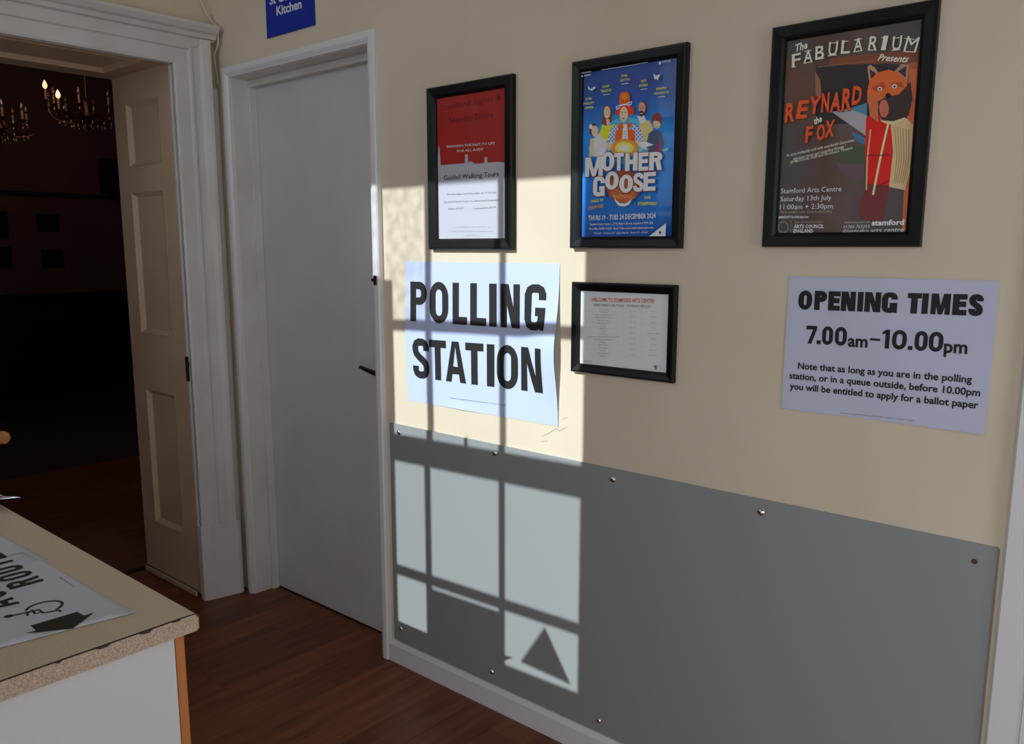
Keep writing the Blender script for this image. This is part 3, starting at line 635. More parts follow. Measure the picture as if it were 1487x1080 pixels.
# --- woodland tale
FB = grad_mat('print_dark_timber', [(0.0, seen(50, 46, 44)), (.4, seen(56, 50, 48)), (.55, seen(60, 42, 36)), (.8, seen(66, 54, 50)), (1.0, seen(56, 50, 48))], 5, 'X', .5)
r3, sh3, R3 = framed('framed_poster', 'black framed dark brown theatre poster with orange title and red costumed figure', [(1122, 37), (1362, 0), (1336, 358), (1104, 359)], .031, .020, FB)
A = Art(SY)
g = lambda x, y: (1120+x/6.465, 20+y/6.4625); q3 = lambda x, y: (1120+x/4.3217, 100+y/4.32)
CR3 = seen(190, 186, 140); OR3 = seen(200, 60, 30)
A.poly([g(*p) for p in ((420, 490), (960, 440), (1290, 500), (1290, 1034), (420, 1034))], seen(40, 36, 38))
A.poly([g(*p) for p in ((120, 400), (400, 470), (420, 1034), (110, 1034))], seen(72, 54, 46)); A.poly([g(*p) for p in ((410, 540), (460, 620), (470, 760), (420, 780))], seen(110, 72, 54))
A.poly([g(*p) for p in ((540, 420), (1390, 330), (1385, 460), (540, 480))], seen(92, 54, 40)); A.poly([g(*p) for p in ((1290, 460), (1375, 450), (1350, 1034), (1270, 1034))], seen(128, 70, 44))
A.line([g(430, 500), g(980, 440)], 1.6, seen(100, 66, 48))
A.poly([q3(*p) for p in ((870, 0), (915, 0), (850, 1024), (820, 1024))], seen(150, 78, 48))
A.poly([q3(*p) for p in ((380, 270), (480, 250), (600, 290), (610, 430))], seen(120, 116, 120)); A.poly([q3(*p) for p in ((480, 250), (600, 215), (600, 290))], seen(60, 96, 116))
A.poly([q3(*p) for p in ((500, 390), (600, 440), (595, 480), (530, 450))], seen(50, 84, 108)); A.poly([q3(*p) for p in ((400, 500), (600, 480), (590, 600), (430, 590))], seen(54, 62, 50)); A.poly([q3(*p) for p in ((410, 590), (585, 600), (580, 700), (440, 660))], seen(74, 58, 66))
# figure: red tunic, cream cloak, russet fur hood
A.poly([q3(*p) for p in ((595, 310), (640, 270), (760, 330), (760, 560), (745, 730), (600, 720), (590, 560))], seen(160, 26, 22))
A.poly([q3(*p) for p in ((600, 720), (745, 730), (700, 960), (560, 940), (560, 840))], seen(84, 38, 40))
A.poly([q3(*p) for p in ((750, 340), (850, 310), (890, 350), (880, 520), (870, 640), (840, 760), (740, 740), (765, 520))], seen(150, 130, 96))
for i in range(6): A.line([q3(775+i*18, 360+i*4), q3(790+i*15, 560), q3(770+i*12, 720)], .9, seen(104, 84, 60))
A.line([q3(735, 345), q3(690, 540), q3(640, 790)], 3.0, seen(186, 160, 110)); A.line([q3(625, 380), q3(605, 560), q3(598, 760)], 2.2, seen(150, 124, 86))
A.line([q3(600, 545), q3(740, 540)], 1.2, seen(60, 20, 20)); A.line([q3(660, 740), q3(740, 700)], 1.0, seen(60, 20, 20))
A.poly([q3(*p) for p in ((690, 270), (740, 250), (830, 290), (850, 320), (740, 350), (690, 330))], seen(170, 140, 110))
A.poly([g(*p) for p in ((905, 500), (930, 478), (975, 505), (1010, 560), (960, 660), (925, 660))], seen(132, 100, 84)); A.poly([g(*p) for p in ((925, 520), (985, 560), (970, 620), (940, 610))], seen(50, 30, 32))
A.poly([g(*p) for p in ((1160, 540), (1230, 470), (1295, 480), (1280, 660), (1200, 620))], seen(120, 92, 76)); A.poly([g(*p) for p in ((1195, 540), (1270, 490), (1265, 600))], seen(44, 34, 34))
A.poly([g(*p) for p in ((905, 720), (930, 620), (1010, 550), (1110, 525), (1210, 560), (1275, 640), (1285, 740), (1230, 830), (1100, 860), (960, 900), (905, 830))], seen(164, 72, 34))
A.poly([g(*p) for p in ((940, 700), (1050, 640), (1080, 690), (1000, 740))], seen(130, 52, 28)); A.poly([g(*p) for p in ((1120, 650), (1230, 640), (1250, 690), (1150, 690))], seen(130, 52, 28))
A.poly([g(*p) for p in ((910, 780), (1000, 780), (1010, 1020), (930, 960))], seen(140, 76, 48))
A.poly([g(*p) for p in ((1000, 830), (1080, 780), (1200, 760), (1310, 640), (1330, 800), (1290, 960), (1150, 1010), (1040, 1000))], seen(44, 34, 34))
A.ell(*g(1062, 890), 7, 13, seen(138, 76, 60)); A.line([g(1040, 930), g(1085, 925)], 1.6, seen(160, 40, 40))
A.ell(*g(1022, 706), 3.4, 3.0, seen(190, 180, 150), 14); A.ell(*g(1022, 708), 1.6, 1.8, seen(30, 22, 20), 10); A.ell(*g(1162, 682), 3.6, 3.2, seen(190, 180, 150), 14); A.ell(*g(1162, 684), 1.7, 1.9, seen(30, 22, 20), 10)
A.ell(*g(1102, 768), 4.2, 3.6, seen(24, 20, 22), 12)
# lettering
for ch, x, y, hh, rot in (('F', 240, 440, 115, 0), ('A', 350, 405, 110, 0), ('B', 460, 370, 112, 0), ('U', 580, 335, 115, 0), ('L', 700, 318, 110, 0), ('A', 820, 300, 110, 0), ('R', 955, 288, 112, 0), ('I', 1058, 285, 112, 0), ('U', 1180, 288, 112, 0), ('M', 1305, 300, 120, 0)):
    wd = {'M': 58, 'I': 22}.get(ch, 42); sl_ = {'F': -.20, 'A': -.17, 'B': -.17, 'U': -.1, 'L': -.1, 'R': -.02, 'I': 0, 'M': .08}[ch]
    for dx_, c_, bo in ((3, seen(40, 34, 30), .03 if ch != 'M' else 0), (0, CR3, .012 if ch != 'M' else 0)):
        A.text(ch, g(x-wd+dx_, y+hh*.5-sl_*wd+dx_), g(x+wd+dx_, y+hh*.5+sl_*wd+dx_), hh/6.46*.00155, c_, bo, res=2)
    A.line([g(x-wd, y+hh*.5-sl_*wd), g(x+(wd if ch != 'F' else -wd*.1), y+hh*.5+sl_*wd*(1 if ch != 'F' else -.1))], 1.3, CR3)
    A.line([g(x-wd*.8, y-hh*.5-sl_*wd), g(x+wd*.8, y-hh*.5+sl_*wd)], 1.1, CR3)
A.text('The', g(240, 360), g(352, 325), .0150, CR3, .03, .3, res=2); A.text('Presents', g(1005, 442), g(1290, 460), .0125, CR3, .02, .3, res=2)
for word, xs in (('REYNARD', ((90, 150, 225, 335), (160, 240, 210, 312), (246, 318, 185, 285), (318, 372, 165, 272), (372, 438, 165, 270), (445, 505, 140, 262), (510, 572, 125, 225)))),:
    for ch, (xa, xb, yt, yb) in zip(word, xs):
        for dx_, c_, bo in ((2, seen(60, 24, 20), .05), (0, OR3, .035)): A.text(ch, q3(xa+dx_, yb+dx_), q3(xb+dx_, yb-8+dx_), (yb-yt)/4.32*.00150, c_, bo, .12, res=2)
for ch, (xa, xb, yt, yb) in zip('FOX', ((218, 272, 370, 462), (292, 345, 360, 450), (340, 405, 335, 430))):
    for dx_, c_, bo in ((2, seen(60, 24, 20), .05), (0, OR3, .035)): A.text(ch, q3(xa+dx_, yb+dx_), q3(xb+dx_, yb-8+dx_), (yb-yt)/4.32*.00150, c_, bo, .12, res=2)
A.text('the', q3(280, 350), q3(328, 330), .013, CR3, .03, .3, res=2)
for s_, a, b in (('“A story brilliantly told with wonderful characters,', q3(100, 555), q3(530, 455)), ('fabulous music and unending Energy.”', q3(148, 575), q3(480, 492)), ('Jill McCririck, Stuff and Nonsense Theatre', q3(125, 597), q3(518, 503))):
    A.text(s_, a, b, .0058, CR3, .01, .25)
T3 = seen(176, 172, 164)
A.text('Stamford Arts Centre', q3(68, 782), q3(446, 768), .0108, T3, res=2); A.text('Saturday 13th July', q3(65, 832), q3(384, 822), .0108, T3, res=2); A.text('11:00am + 2:30pm', q3(62, 882), q3(393, 876), .0108, T3, res=2)
A.text('Tickets available online and at the Box Office', q3(60, 905), q3(388, 901), .0045, seen(130, 124, 110)); A.text('#BREXITTheFabularium', q3(54, 938), q3(242, 935), .0052, T3, .02)
A.text('Supported using public funding by', q3(155, 966), q3(335, 963), .0036, seen(120, 116, 110)); A.text('ARTS COUNCIL', q3(150, 999), q3(338, 999), .0078, T3, .025); A.text('ENGLAND', q3(147, 1028), q3(272, 1027), .0078, T3, .025)
for k in range(22):
    a = k*2*math.pi/22; A.line([q3(85+27*math.cos(a), 993+31*math.sin(a)), q3(85+33*math.cos(a), 993+37*math.sin(a))], .9, seen(130, 126, 112))
A.line([q3(135, 950), q3(133, 1024)], .4, seen(110, 106, 100))
A.text('stamfordartscentre.com', q3(468, 970), q3(628, 966), .0042, seen(140, 136, 124)); A.text('01780 763203', q3(460, 1002), q3(626, 998), .0070, T3, .0, .2); A.text('@StamfordArts', q3(456, 1025), q3(620, 1022), .0060, T3, 0, .2)
A.text('stamford', q3(638, 982), q3(842, 977), .0105, seen(214, 210, 190), .035, res=2); A.text('arts centre', q3(630, 1028), q3(838, 1022), .0100, T3, .0, .2, res=2)
clip_art(A, R3); A.done('print', sh3)
# --- small day sheet
r4, sh4, R4 = framed('framed_notice', 'small black landscape frame holding the white what is on today sheet', [(829, 410), (981, 413), (976, 555), (828, 541)], .024, .018, mat('day_sheet', seen(160, 158, 172), .5, spec=.3))
A = Art(SY); g = lambda x, y: (815+x/6.351, 400+y/6.353)
GR = seen(90, 86, 96)
A.text('WELCOME TO STAMFORD ARTS CENTRE', g(278, 235), g(857, 247), .0088, seen(130, 30, 44), .025, res=2); A.line([g(278, 240), g(857, 252)], .3, seen(130, 30, 44))
A.text('HERE’S WHAT’S ON TODAY - THURSDAY 4TH JULY', g(300, 281), g(830, 298), .0066, seen(60, 56, 64), .01)
L4 = [('Drop in Pottery', 395, 85, 'Studio'), ('10.00am', 395, 60, ''), ('Watercolour Painting Group', 395, 160, 'Art Room'), ('with local artist tutors', 390, 150, ''), ('Baby & Toddler', 390, 100, 'Gallery'), ('Music & Movement', 390, 95, ''), ('Yoga', 390, 56, 'Studio'), ('Beginners', 390, 66, ''), ('Lunch', 390, 32, 'Riverside Bar'), ('All welcome', 390, 66, ''),
      ('Community Drama and Writing Workshops for Adults', 390, 300, 'Theatre'), ('Rehearsal Studio Theatre', 390, 170, ''), ('Bridge', 388, 56, 'Oak Room'), ('Improvers', 388, 86, ''), ('Stamford Singers', 388, 90, 'Ballroom'), ('Choir', 386, 56, ''), ('Film: Matinee', 388, 116, 'Exhibition'), ('Cinema', 384, 56, '')]
for i, (s_, cx, wd, rm) in enumerate(L4):
    y = 315+i*25.2; A.text(s_, g(cx-wd/2, y), g(cx+wd/2, y+3), .0026, GR, .01)
    if i % 2 == 0:
        A.text('9.30 - 11.30', g(660-30, y+14), g(660+30, y+16), .0026, GR); A.text(rm, g(852-len(rm)*4.2, y+20), g(852+len(rm)*4.2, y+22), .0026, GR)
        A.line([g(190, y+10), g(950, y+38)], .18, seen(136, 134, 148))
for xx in (580, 745): A.line([g(xx, 300), g(xx, 760)], .18, seen(136, 134, 148))
A.text('@StamfordArts', g(210, 790), g(292, 793), .003, GR, .02)
A.poly([g(*p) for p in ((862, 825), (892, 827), (890, 855), (877, 870), (862, 853))], seen(110, 100, 50)); A.poly([g(*p) for p in ((870, 832), (884, 833), (883, 852), (872, 850))], seen(50, 60, 80)); A.ell(*g(925, 850), 2.2, 2.2, seen(130, 130, 176), 12); A.ell(*g(925, 850), 1.2, 1.2, seen(160, 158, 172), 12)
clip_art(A, R4); A.done('print', sh4)

# ---------------------------------------------------------------- loose paper signs
def paper(name, label, x0, x1, z0, z1, bulge, m, nx=24, nz=24, corners=None):
    r = empty(name, ((x0+x1)/2, -.001, z0)); tag(r, label, 'sign')
    bm = bmesh.new(); V = {}
    for side, off in ((0, -.0012), (1, -.0009)):
        for i in range(nx+1):
            for j in range(nz+1):
                x = x0+(x1-x0)*i/nx; z = z0+(z1-z0)*j/nz
                V[side, i, j] = bm.verts.new((x, off-bulge(x, z), z))
    for i in range(nx):
        for j in range(nz):
            bm.faces.new((V[0, i, j], V[0, i+1, j], V[0, i+1, j+1], V[0, i, j+1])); bm.faces.new((V[1, i, j], V[1, i, j+1], V[1, i+1, j+1], V[1, i+1, j]))
    for a in range(nx):
        for j in (0, nz): bm.faces.new((V[0, a, j], V[0, a+1, j], V[1, a+1, j], V[1, a, j]))
    for b in range(nz):
        for i in (0, nx): bm.faces.new((V[0, i, b], V[0, i, b+1], V[1, i, b+1], V[1, i, b]))
    bmesh.ops.recalc_face_normals(bm, faces=bm.faces)
    s = link('sheet', local(bm, r), m, r, True)
    return r, s
def drape(t, bulge, y, xs, zs):
    for v, no in [(x, (1, 0, 0)) for x in xs]+[(z, (0, 0, 1)) for z in zs]:
        bmesh.ops.bisect_plane(t, geom=t.verts[:]+t.edges[:]+t.faces[:], dist=1e-6, plane_co=(v, 0, v), plane_no=no)
    for v in t.verts: v.co.y = y-bulge(v.co.x, v.co.z)
    return t
sm = lambda a, b, x: (lambda t: t*t*(3-2*t))(max(0, min(1, (x-a)/(b-a))))
def bulge1(x, z):
    b = .021*math.exp(-((z-1.17)/.11)**2)*sm(-1.58, -1.42, x)
    b += .004*math.exp(-((z-1.2)/.1)**2) * (1-sm(-2.05, -1.85, x))
    b += .0015*(1+math.sin(x*17+z*6)) * math.sin(max(0, min(1, (z-.96)/.456))*math.pi)
    b += .004*(1-sm(.958, .985, z))*math.exp(-((x+1.80)/.07)**2)
    return b
p1, s1 = paper('paper_sign', 'large white poster reading polling station in heavy black capitals', -2.056, -1.421, .960, 1.4185, bulge1, PBLUE, 30, 30)
xs = [-2.05+.021*i for i in range(31)]; zs = [.96+.0153*j for j in range(31)]
s_, hh = .027, .024
it = []
for ch, a, b in zip('POLLING', (-2.031, -1.940, -1.837, -1.762, -1.685, -1.639, -1.545), (-1.953, -1.856, -1.775, -1.697, -1.655, -1.564, -1.464)): it.append((ch, a, b, 1.226, 1.354, s_, hh))
lt = glyphs_bm(it, 0, .009, -2.03); drape(lt, bulge1, -.0021, xs, zs); link('lettering', local(lt, p1), BLK, p1)
it = []
for ch, a, b in zip('STATION', (-2.024, -1.946, -1.872, -1.783, -1.694, -1.654, -1.558), (-1.947, -1.869, -1.782, -1.708, -1.664, -1.571, -1.472)): it.append((ch, a, b, 1.041, 1.170, s_, hh))
lt = glyphs_bm(it, 0, .018, -2.02); drape(lt, bulge1, -.0021, xs, zs)
link('lettering', local(lt, p1), BLK, p1)
t = facing(text_bm('Printed and published by the Returning Officer   Crown Copyright', (-1.854, 0, .990), (-1.616, 0, .996), .003), (0, -1, 0)); drape(t, bulge1, -.0018, xs, zs); link('small_print', local(t, p1), BLK, p1)
def bulge2(x, z): return .0012*(1+math.sin(x*23+z*11)) + .005*sm(-.42, -.345, x)*(1-sm(1.1, 1.2, z))
p2, s2 = paper('paper_sign', 'white landscape poster giving opening times, right of the frames', -.7675, -.3495, 1.0965, 1.3995, bulge2, PAPER, 16, 12)
it = []
st, ht = .0125, .0108
for ch, a, b in zip('OPENINGTIMES', (-.743, -.707, -.676, -.648, -.613, -.598, -.563, -.513, -.485, -.468, -.428, -.399), (-.712, -.679, -.650, -.617, -.601, -.565, -.532, -.486, -.473, -.432, -.402, -.373)):
    it.append((ch, a, b, 1.326, 1.368, st if ch != 'M' else .011, ht))
xs2 = [-.76+.026*i for i in range(17)]; zs2 = [1.1+.025*j for j in range(12)]
lt = glyphs_bm(it, 0, .012, -.74); drape(lt, bulge2, -.0021, xs2, zs2); link('lettering', local(lt, p2), BLK, p2); it = []
for ch, a, b in (('7', -.721, -.697), ('0', -.685, -.661), ('0', -.657, -.631), ('1', -.557, -.542), ('0', -.537, -.508), ('0', -.493, -.468), ('0', -.466, -.439)):
    it.append((ch, a, b, 1.2505, 1.2905, .0088, .0085))
it += [('.', -.6965, -.687, 1.2505, 1.2905, .009, .0085), ('.', -.505, -.496, 1.2505, 1.2905, .009, .0085), ('-', -.582, -.561, 1.2655, 1.2705, 0, 0)]
xs2 = [-.76+.026*i for i in range(17)]; zs2 = [1.1+.025*j for j in range(12)]
lt = glyphs_bm(it, 0, .012, -.74)
for body, a, b, cap in (('am', (-.628, 1.2515), (-.586, 1.252), .026), ('pm', (-.437, 1.254), (-.394, 1.2545), .026), ('Note that as long as you are in the polling', (-.735, 1.192), (-.381, 1.197), .0145), ('station, or in a queue outside, before 10.00pm', (-.753, 1.168), (-.364, 1.172), .0145), ('you will be entitled to apply for a ballot paper', (-.751, 1.144), (-.365, 1.147), .0145)):
    if cap < .02 and body.startswith('Note'): drape(lt, bulge2, -.0021, xs2, zs2); link('lettering', local(lt, p2), BLK, p2); lt = bmesh.new()
    merge(lt, facing(text_bm(body, (a[0], 0, a[1]), (b[0], 0, b[1]), cap, bold=.03 if cap > .02 else .026, res=3), (0, -1, 0)))
drape(lt, bulge2, -.0021, xs2, zs2); link('lettering', local(lt, p2), BLK, p2)
t = facing(text_bm('Printed by the Returning Officer, Council Offices, Stamford     Crown Copyright', (-.634, 0, 1.102), (-.481, 0, 1.106), .0022), (0, -1, 0)); drape(t, bulge2, -.0018, xs2, zs2); link('small_print', local(t, p2), BLK, p2)
# blue room sign
bs = empty('room_sign', (-2.635, -.002, 2.215)); tag(bs, 'small dark blue room sign with white lettering above the closed door', 'sign')
link('plate', local(box(bmesh.new(), -2.779, -2.489, -.005, -.002, 2.215, 2.44, bev=.001), bs), mat('blue_plate', rgb(0, 40, 160), .5, spec=.25), bs)
t = facing(text_bm('Kitchen', wp(403.6, 22.8), wp(440, 11.9), .030, bold=.025, res=3), (0, -1, 0))
merge(t, facing(text_bm('St George’s', wp(393.6, 7.6), wp(449.5, -9), .030, bold=.025, res=3), (0, -1, 0)))
for v in t.verts: v.co.y = -.0056
link('lettering', local(t, bs), mat('sign_white', rgb(225, 228, 232), .5), bs)
# cable down the corner
cb = [(XL+.006, -.10, 2.52), (XL+.008, -.075, 2.46), (XL+.010, -.035, 2.375), (XL+.02, -.016, 2.335), (XL+.062, -.016, 2.305), (XL+.066, -.016, 2.25), (XL+.03, -.014, 2.20), (XL+.026, -.006, 2.14), (XL+.024, -.003, 2.10)]
def smooth_path(P, n=6):
    P = [Vector(p) for p in P]; out = []
    for i in range(len(P)-1):
        a, b, c, d = P[max(i-1, 0)], P[i], P[i+1], P[min(i+2, len(P)-1)]
        for k in range(n):
            t = k/n; out.append(.5*((2*b)+(c-a)*t+(2*a-5*b+4*c-d)*t*t+(3*b-a-3*c+d)*t**3))
    return out+[P[-1]]
cb = [(XL+.006, -.19, 2.95)] + cb
tag(link('cable', tube(bmesh.new(), smooth_path(cb), .0035, 8), CABLE, None, True), 'thin white cable running down the corner over the moulding', 'cable')

# ---------------------------------------------------------------- counter
CT = .9
wt = empty('worktop', (-1.9, -1.55, .87)); tag(wt, 'beige laminate worktop with a chipped end edge, in the foreground', 'worktop')
XE, YE = -1.172, -1.235
def bull(y0, y1, z0, z1, r=.011, n=5):    # section with a rounded far edge
    P = [(y0, z0), (y1-r*.6, z0)]
    P += [(y1-r+r*math.cos(a), z1-r+r*math.sin(a)) for a in [math.pi/2*k/n for k in range(n+1)]]
    return [(y0, z0), (y1-.003, z0), (y1, z0+.003)] + P[2:] + [(y0, z1)]
bm = bmesh.new(); prism(bm, [(XE, y, z) for y, z in bull(-1.86, YE-.0012, CT-.030, CT-.0012)], (-1.55, 0, 0)); link('core', local(bm, wt), CHIP, wt)
bm = bmesh.new()                          # laminate skin wrapping top and far edge
o = [(YE-.011+.011*math.cos(a), CT-.011+.011*math.sin(a)) for a in [math.pi/2*k/6 for k in range(7)]]
i_ = [(YE-.011+.0098*math.cos(a), CT-.011+.0098*math.sin(a)) for a in [math.pi/2*k/6 for k in range(7)]]
sec = [(YE, CT-.026)]+o+[(-1.86, CT), (-1.86, CT-.0012)]+i_[::-1]+[(YE-.0012, CT-.026)]
a = [bm.verts.new((XE+.0002, y, z)) for y, z in sec]; b = [bm.verts.new((XE-1.55, y, z)) for y, z in sec]
for k in range(len(sec)): bm.faces.new((a[k], a[(k+1) % len(sec)], b[(k+1) % len(sec)], b[k])).smooth = False
bmesh.ops.recalc_face_normals(bm, faces=bm.faces); link('laminate', local(bm, wt), LAMI, wt)
bm = bmesh.new(); y = YE-.008             # broken dark line under the laminate at the end
box(bm, XE-.0002, XE+.0007, -1.86, YE-.007, CT-.0021, CT-.0010)
link('end_seam', local(bm, wt), DKLAM, wt)
for ya, ln, dp in ((-1.262, .018, .0042), (-1.306, .026, .0062), (-1.369, .024, .005), (-1.435, .012, .0035), (-1.53, .02, .004)):
    n = 7; top = [(ya-ln*k/n, CT-.0012) for k in range(n+1)]; bot = [(ya-ln*k/n, CT-.0016-dp*math.sin(math.pi*k/n)*random.uniform(.6, 1)) for k in range(n+1)]
    bm = bmesh.new(); prism(bm, [(XE-.0002, yy, zz) for yy, zz in top+bot[::-1]], (.0008, 0, 0)); link('chip', local(bm, wt), DKLAM, wt)
cbn = empty('counter_cabinet', (-1.9, -1.55, 0)); tag(cbn, 'white counter cabinet with an oak edged back under the worktop', 'cabinet')
link('end_panel', local(box(bmesh.new(), -1.208, -1.190, -1.85, -1.268, 0, CT-.0305, bev=.001), cbn), MELA, cbn)
link('back_panel', local(box(bmesh.new(), -2.70, -1.190, -1.2668, -1.252, 0, CT-.0305, bev=.0008), cbn), OAK, cbn)
link('front_panel', local(box(bmesh.new(), -2.70, -1.209, -1.85, -1.832, .1, CT-.0305, bev=.001), cbn), MELA, cbn)
link('plinth', local(box(bmesh.new(), -2.70, -1.209, -1.80, -1.785, 0, .1), cbn), MELA, cbn)
link('end_panel', local(box(bmesh.new(), -2.72, -2.702, -1.85, -1.252, 0, CT-.0305, bev=.001), cbn), MELA, cbn)
# access route sheet on the worktop; it is read from the far side of the counter
sg = empty('paper_sign', (-1.45, -1.45, CT)); tag(sg, 'white sheet with a wheelchair symbol and black arrow lying on the worktop', 'sign')
def flat_sheet(outline, z, lift, th=.0003, step=.02):
    bm = bmesh.new(); f = bm.faces.new([bm.verts.new((x, y, 0)) for x, y in outline])
    xs_ = [p[0] for p in outline]; ys_ = [p[1] for p in outline]
    v = min(xs_)
    while v < max(xs_): v += step; bmesh.ops.bisect_plane(bm, geom=bm.verts[:]+bm.edges[:]+bm.faces[:], dist=1e-6, plane_co=(v, 0, 0), plane_no=(1, 0, 0))
    v = min(ys_)
    while v < max(ys_): v += step; bmesh.ops.bisect_plane(bm, geom=bm.verts[:]+bm.edges[:]+bm.faces[:], dist=1e-6, plane_co=(0, v, 0), plane_no=(0, 1, 0))
    for v in bm.verts: v.co.z = z+lift(v.co.x, v.co.y)
    for f in bm.faces:
        f.normal_update()
        if f.normal.z < 0: f.normal_flip()
        f.smooth = True
    r_ = bmesh.ops.extrude_face_region(bm, geom=bm.faces[:]); vs = [e for e in r_['geom'] if isinstance(e, bmesh.types.BMVert)]
    bmesh.ops.translate(bm, verts=vs, vec=(0, 0, th)); bmesh.ops.recalc_face_normals(bm, faces=bm.faces); return bm
def liftA(x, y): return .0006+.012*sm(-1.45, -1.60, y)*(1-sm(-1.42, -1.25, x)) + .0008*(1+math.sin(x*20))+.003*sm(-1.42, -1.47, y)*math.exp(-((x+1.34)/.05)**2)
outl = [(-1.240, -1.302), (-1.256, -1.392), (-1.268, -1.475), (-1.286, -1.60), (-1.705, -1.615), (-1.66, -1.318), (-1.575, -1.314)]
link('sheet', local(flat_sheet(outl, CT, liftA), sg), mat('access_paper', rgb(206, 208, 220), .7, spec=.2), sg)
def onpaper(t, dz=.0006):
    for c_ in [-1.7+.02*i for i in range(24)]: bmesh.ops.bisect_plane(t, geom=t.verts[:]+t.edges[:]+t.faces[:], dist=1e-6, plane_co=(c_, 0, 0), plane_no=(1, 0, 0))
    for c_ in [-1.62+.02*i for i in range(18)]: bmesh.ops.bisect_plane(t, geom=t.verts[:]+t.edges[:]+t.faces[:], dist=1e-6, plane_co=(0, c_, 0), plane_no=(0, 1, 0))
    for v in t.verts: v.co.z = CT+liftA(v.co.x, v.co.y)+.0003+dz
    for f in t.faces:
        f.normal_update()
        if f.normal.z < 0: f.normal_flip()
    return t
def polyflat(pts):
    t = bmesh.new(); t.faces.new([t.verts.new((x, y, 0)) for x, y in pts]); return t
link('arrow', local(onpaper(polyflat([(-1.288, -1.344), (-1.288, -1.360), (-1.311, -1.361), (-1.313, -1.427), (-1.289, -1.428), (-1.290, -1.442), (-1.253, -1.390)])), sg), BLK, sg)
t = bmesh.new()
for q in stroke(arc(-1.3665, -1.388, .0225, .0255, 250, 20, 14), .0042): merge(t, polyflat(q))
for q in stroke([(-1.371, -1.432), (-1.364, -1.397), (-1.346, -1.397), (-1.339, -1.377), (-1.330, -1.377)], .0046): merge(t, polyflat(q))
for q in stroke([(-1.371, -1.405), (-1.352, -1.406), (-1.352, -1.397)], .004): merge(t, polyflat(q))
for q in stroke([(-1.3655, -1.413), (-1.353, -1.417)], .0035): merge(t, polyflat(q))
merge(t, polyflat([(-1.372+.0065*math.cos(a), -1.437+.0065*math.sin(a)) for a in [k*math.pi/6 for k in range(12)]]))
link('wheelchair_symbol', local(onpaper(t), sg), BLK, sg)
def letters2(word, x, y0, y1, wd, gap, s):               # up is -y, reading runs towards -x
    t = bmesh.new()
    for ch in word:
        for q in (glyph(ch, 0, wd, 0, y0-y1, s, s*.8) if ch != 'C' and ch != 'U' else
                  (stroke(arc(wd/2, (y0-y1)/2, wd/2-s/2, (y0-y1)/2-s*.4, 50, 310, 14), s) if ch == 'C' else stroke([(s/2, y0-y1), (s/2, (y0-y1)*.3)]+arc(wd/2, (y0-y1)*.3, wd/2-s/2, (y0-y1)*.3-s*.4, 180, 360, 10)+[(wd-s/2, y0-y1)], s))):
            merge(t, polyflat([(x-a, y0-b) for a, b in q]))
        x -= wd+gap
    return t
t = letters2('ROUTE', -1.478, -1.347, -1.399, .033, .010, .0115); merge(t, letters2('ACCESS', -1.410, -1.408, -1.462, .036, .0095, .0115))
link('lettering', local(onpaper(t), sg), BLK, sg)
t = text_bm('Printed by the Returning Officer', (-1.415, -1.323, 0), (-1.475, -1.323, 0), .0028, up=Vector((0, -1, 0))); link('small_print', local(onpaper(t), sg), BLK, sg)
s2_ = flat_sheet([(-1.572, -1.303), (-1.60, -1.58), (-2.0, -1.60), (-1.99, -1.318)], CT-.0001, lambda x, y: .0002)
sh_ = link('paper_sheet', s2_, _mats['access_paper'], None); tag(sh_, 'white paper sheet under the left end of the arrow sign', 'paper')
# leaflet overhanging the far edge
lf = empty('leaflet', (-2.0, -1.25, CT)); tag(lf, 'white and red leaflet at the far left edge of the worktop', 'leaflet')
def liftL(x, y): return .012+.028*sm(-2.06, -1.88, x)
q = [at(1, -1.233, 33, 719), at(1, -1.233, 12, 718.2)]
bm = bmesh.new()
LP = [(-2.10, -1.36), (-2.10, -1.215), (-1.90, -1.222), (-1.96, -1.36)]
bm = flat_sheet([(-1.894, -1.238), (-2.15, -1.222), (-2.15, -1.34), (-1.99, -1.30)], CT, liftL, step=.03); link('sheet', local(bm, lf), PAPER, lf)
bm = flat_sheet([(-2.0+.05*math.cos(a)-.03, -1.262+.028*math.sin(a)) for a in [k*math.pi/12 for k in range(24)]], CT+.0007, liftL, step=.03); link('red_print', local(bm, lf), mat('leaflet_red', seen(150, 26, 36), .5), lf)

# ---------------------------------------------------------------- coat stand behind the counter (only one peg tip shows)
cs = empty('coat_stand', (-2.75, -.95, 0)); tag(cs, 'orange wooden coat stand with a knobbed peg, cut by the left edge behind the counter', 'coat stand')
PW = mat('orange_varnished_wood', rgb(214, 150, 78), .4, noise=(20, rgb(190, 120, 56), 4, (1, 1, .2)))
K = at(1, -.95, 6, 636); base = Vector((K.x-.22, K.y-.03, 0)); cs.location = base
lathe_p = [(.021, .03), (.021, .9), (.026, .93), (.019, .97), (.019, 1.62), (.028, 1.65), (.03, 1.69), (.012, 1.72), (.0001, 1.725)]
bm = lathe(bmesh.new(), lathe_p, Matrix(), 16); link('pole', bm, PW, cs, True)
for k in range(4):
    a = k*math.pi/2+.5; bm = tube(bmesh.new(), smooth_path([(0.015*math.cos(a), .015*math.sin(a), .22), (.12*math.cos(a), .12*math.sin(a), .16), (.20*math.cos(a), .20*math.sin(a), .012)]), .014, 8); link('foot', bm, PW, cs, True)
def peg(dirv, z):
    d = Vector(dirv).normalized(); M = Matrix.Translation((0, 0, z)) @ d.to_track_quat('Z', 'Y').to_matrix().to_4x4()
    return M
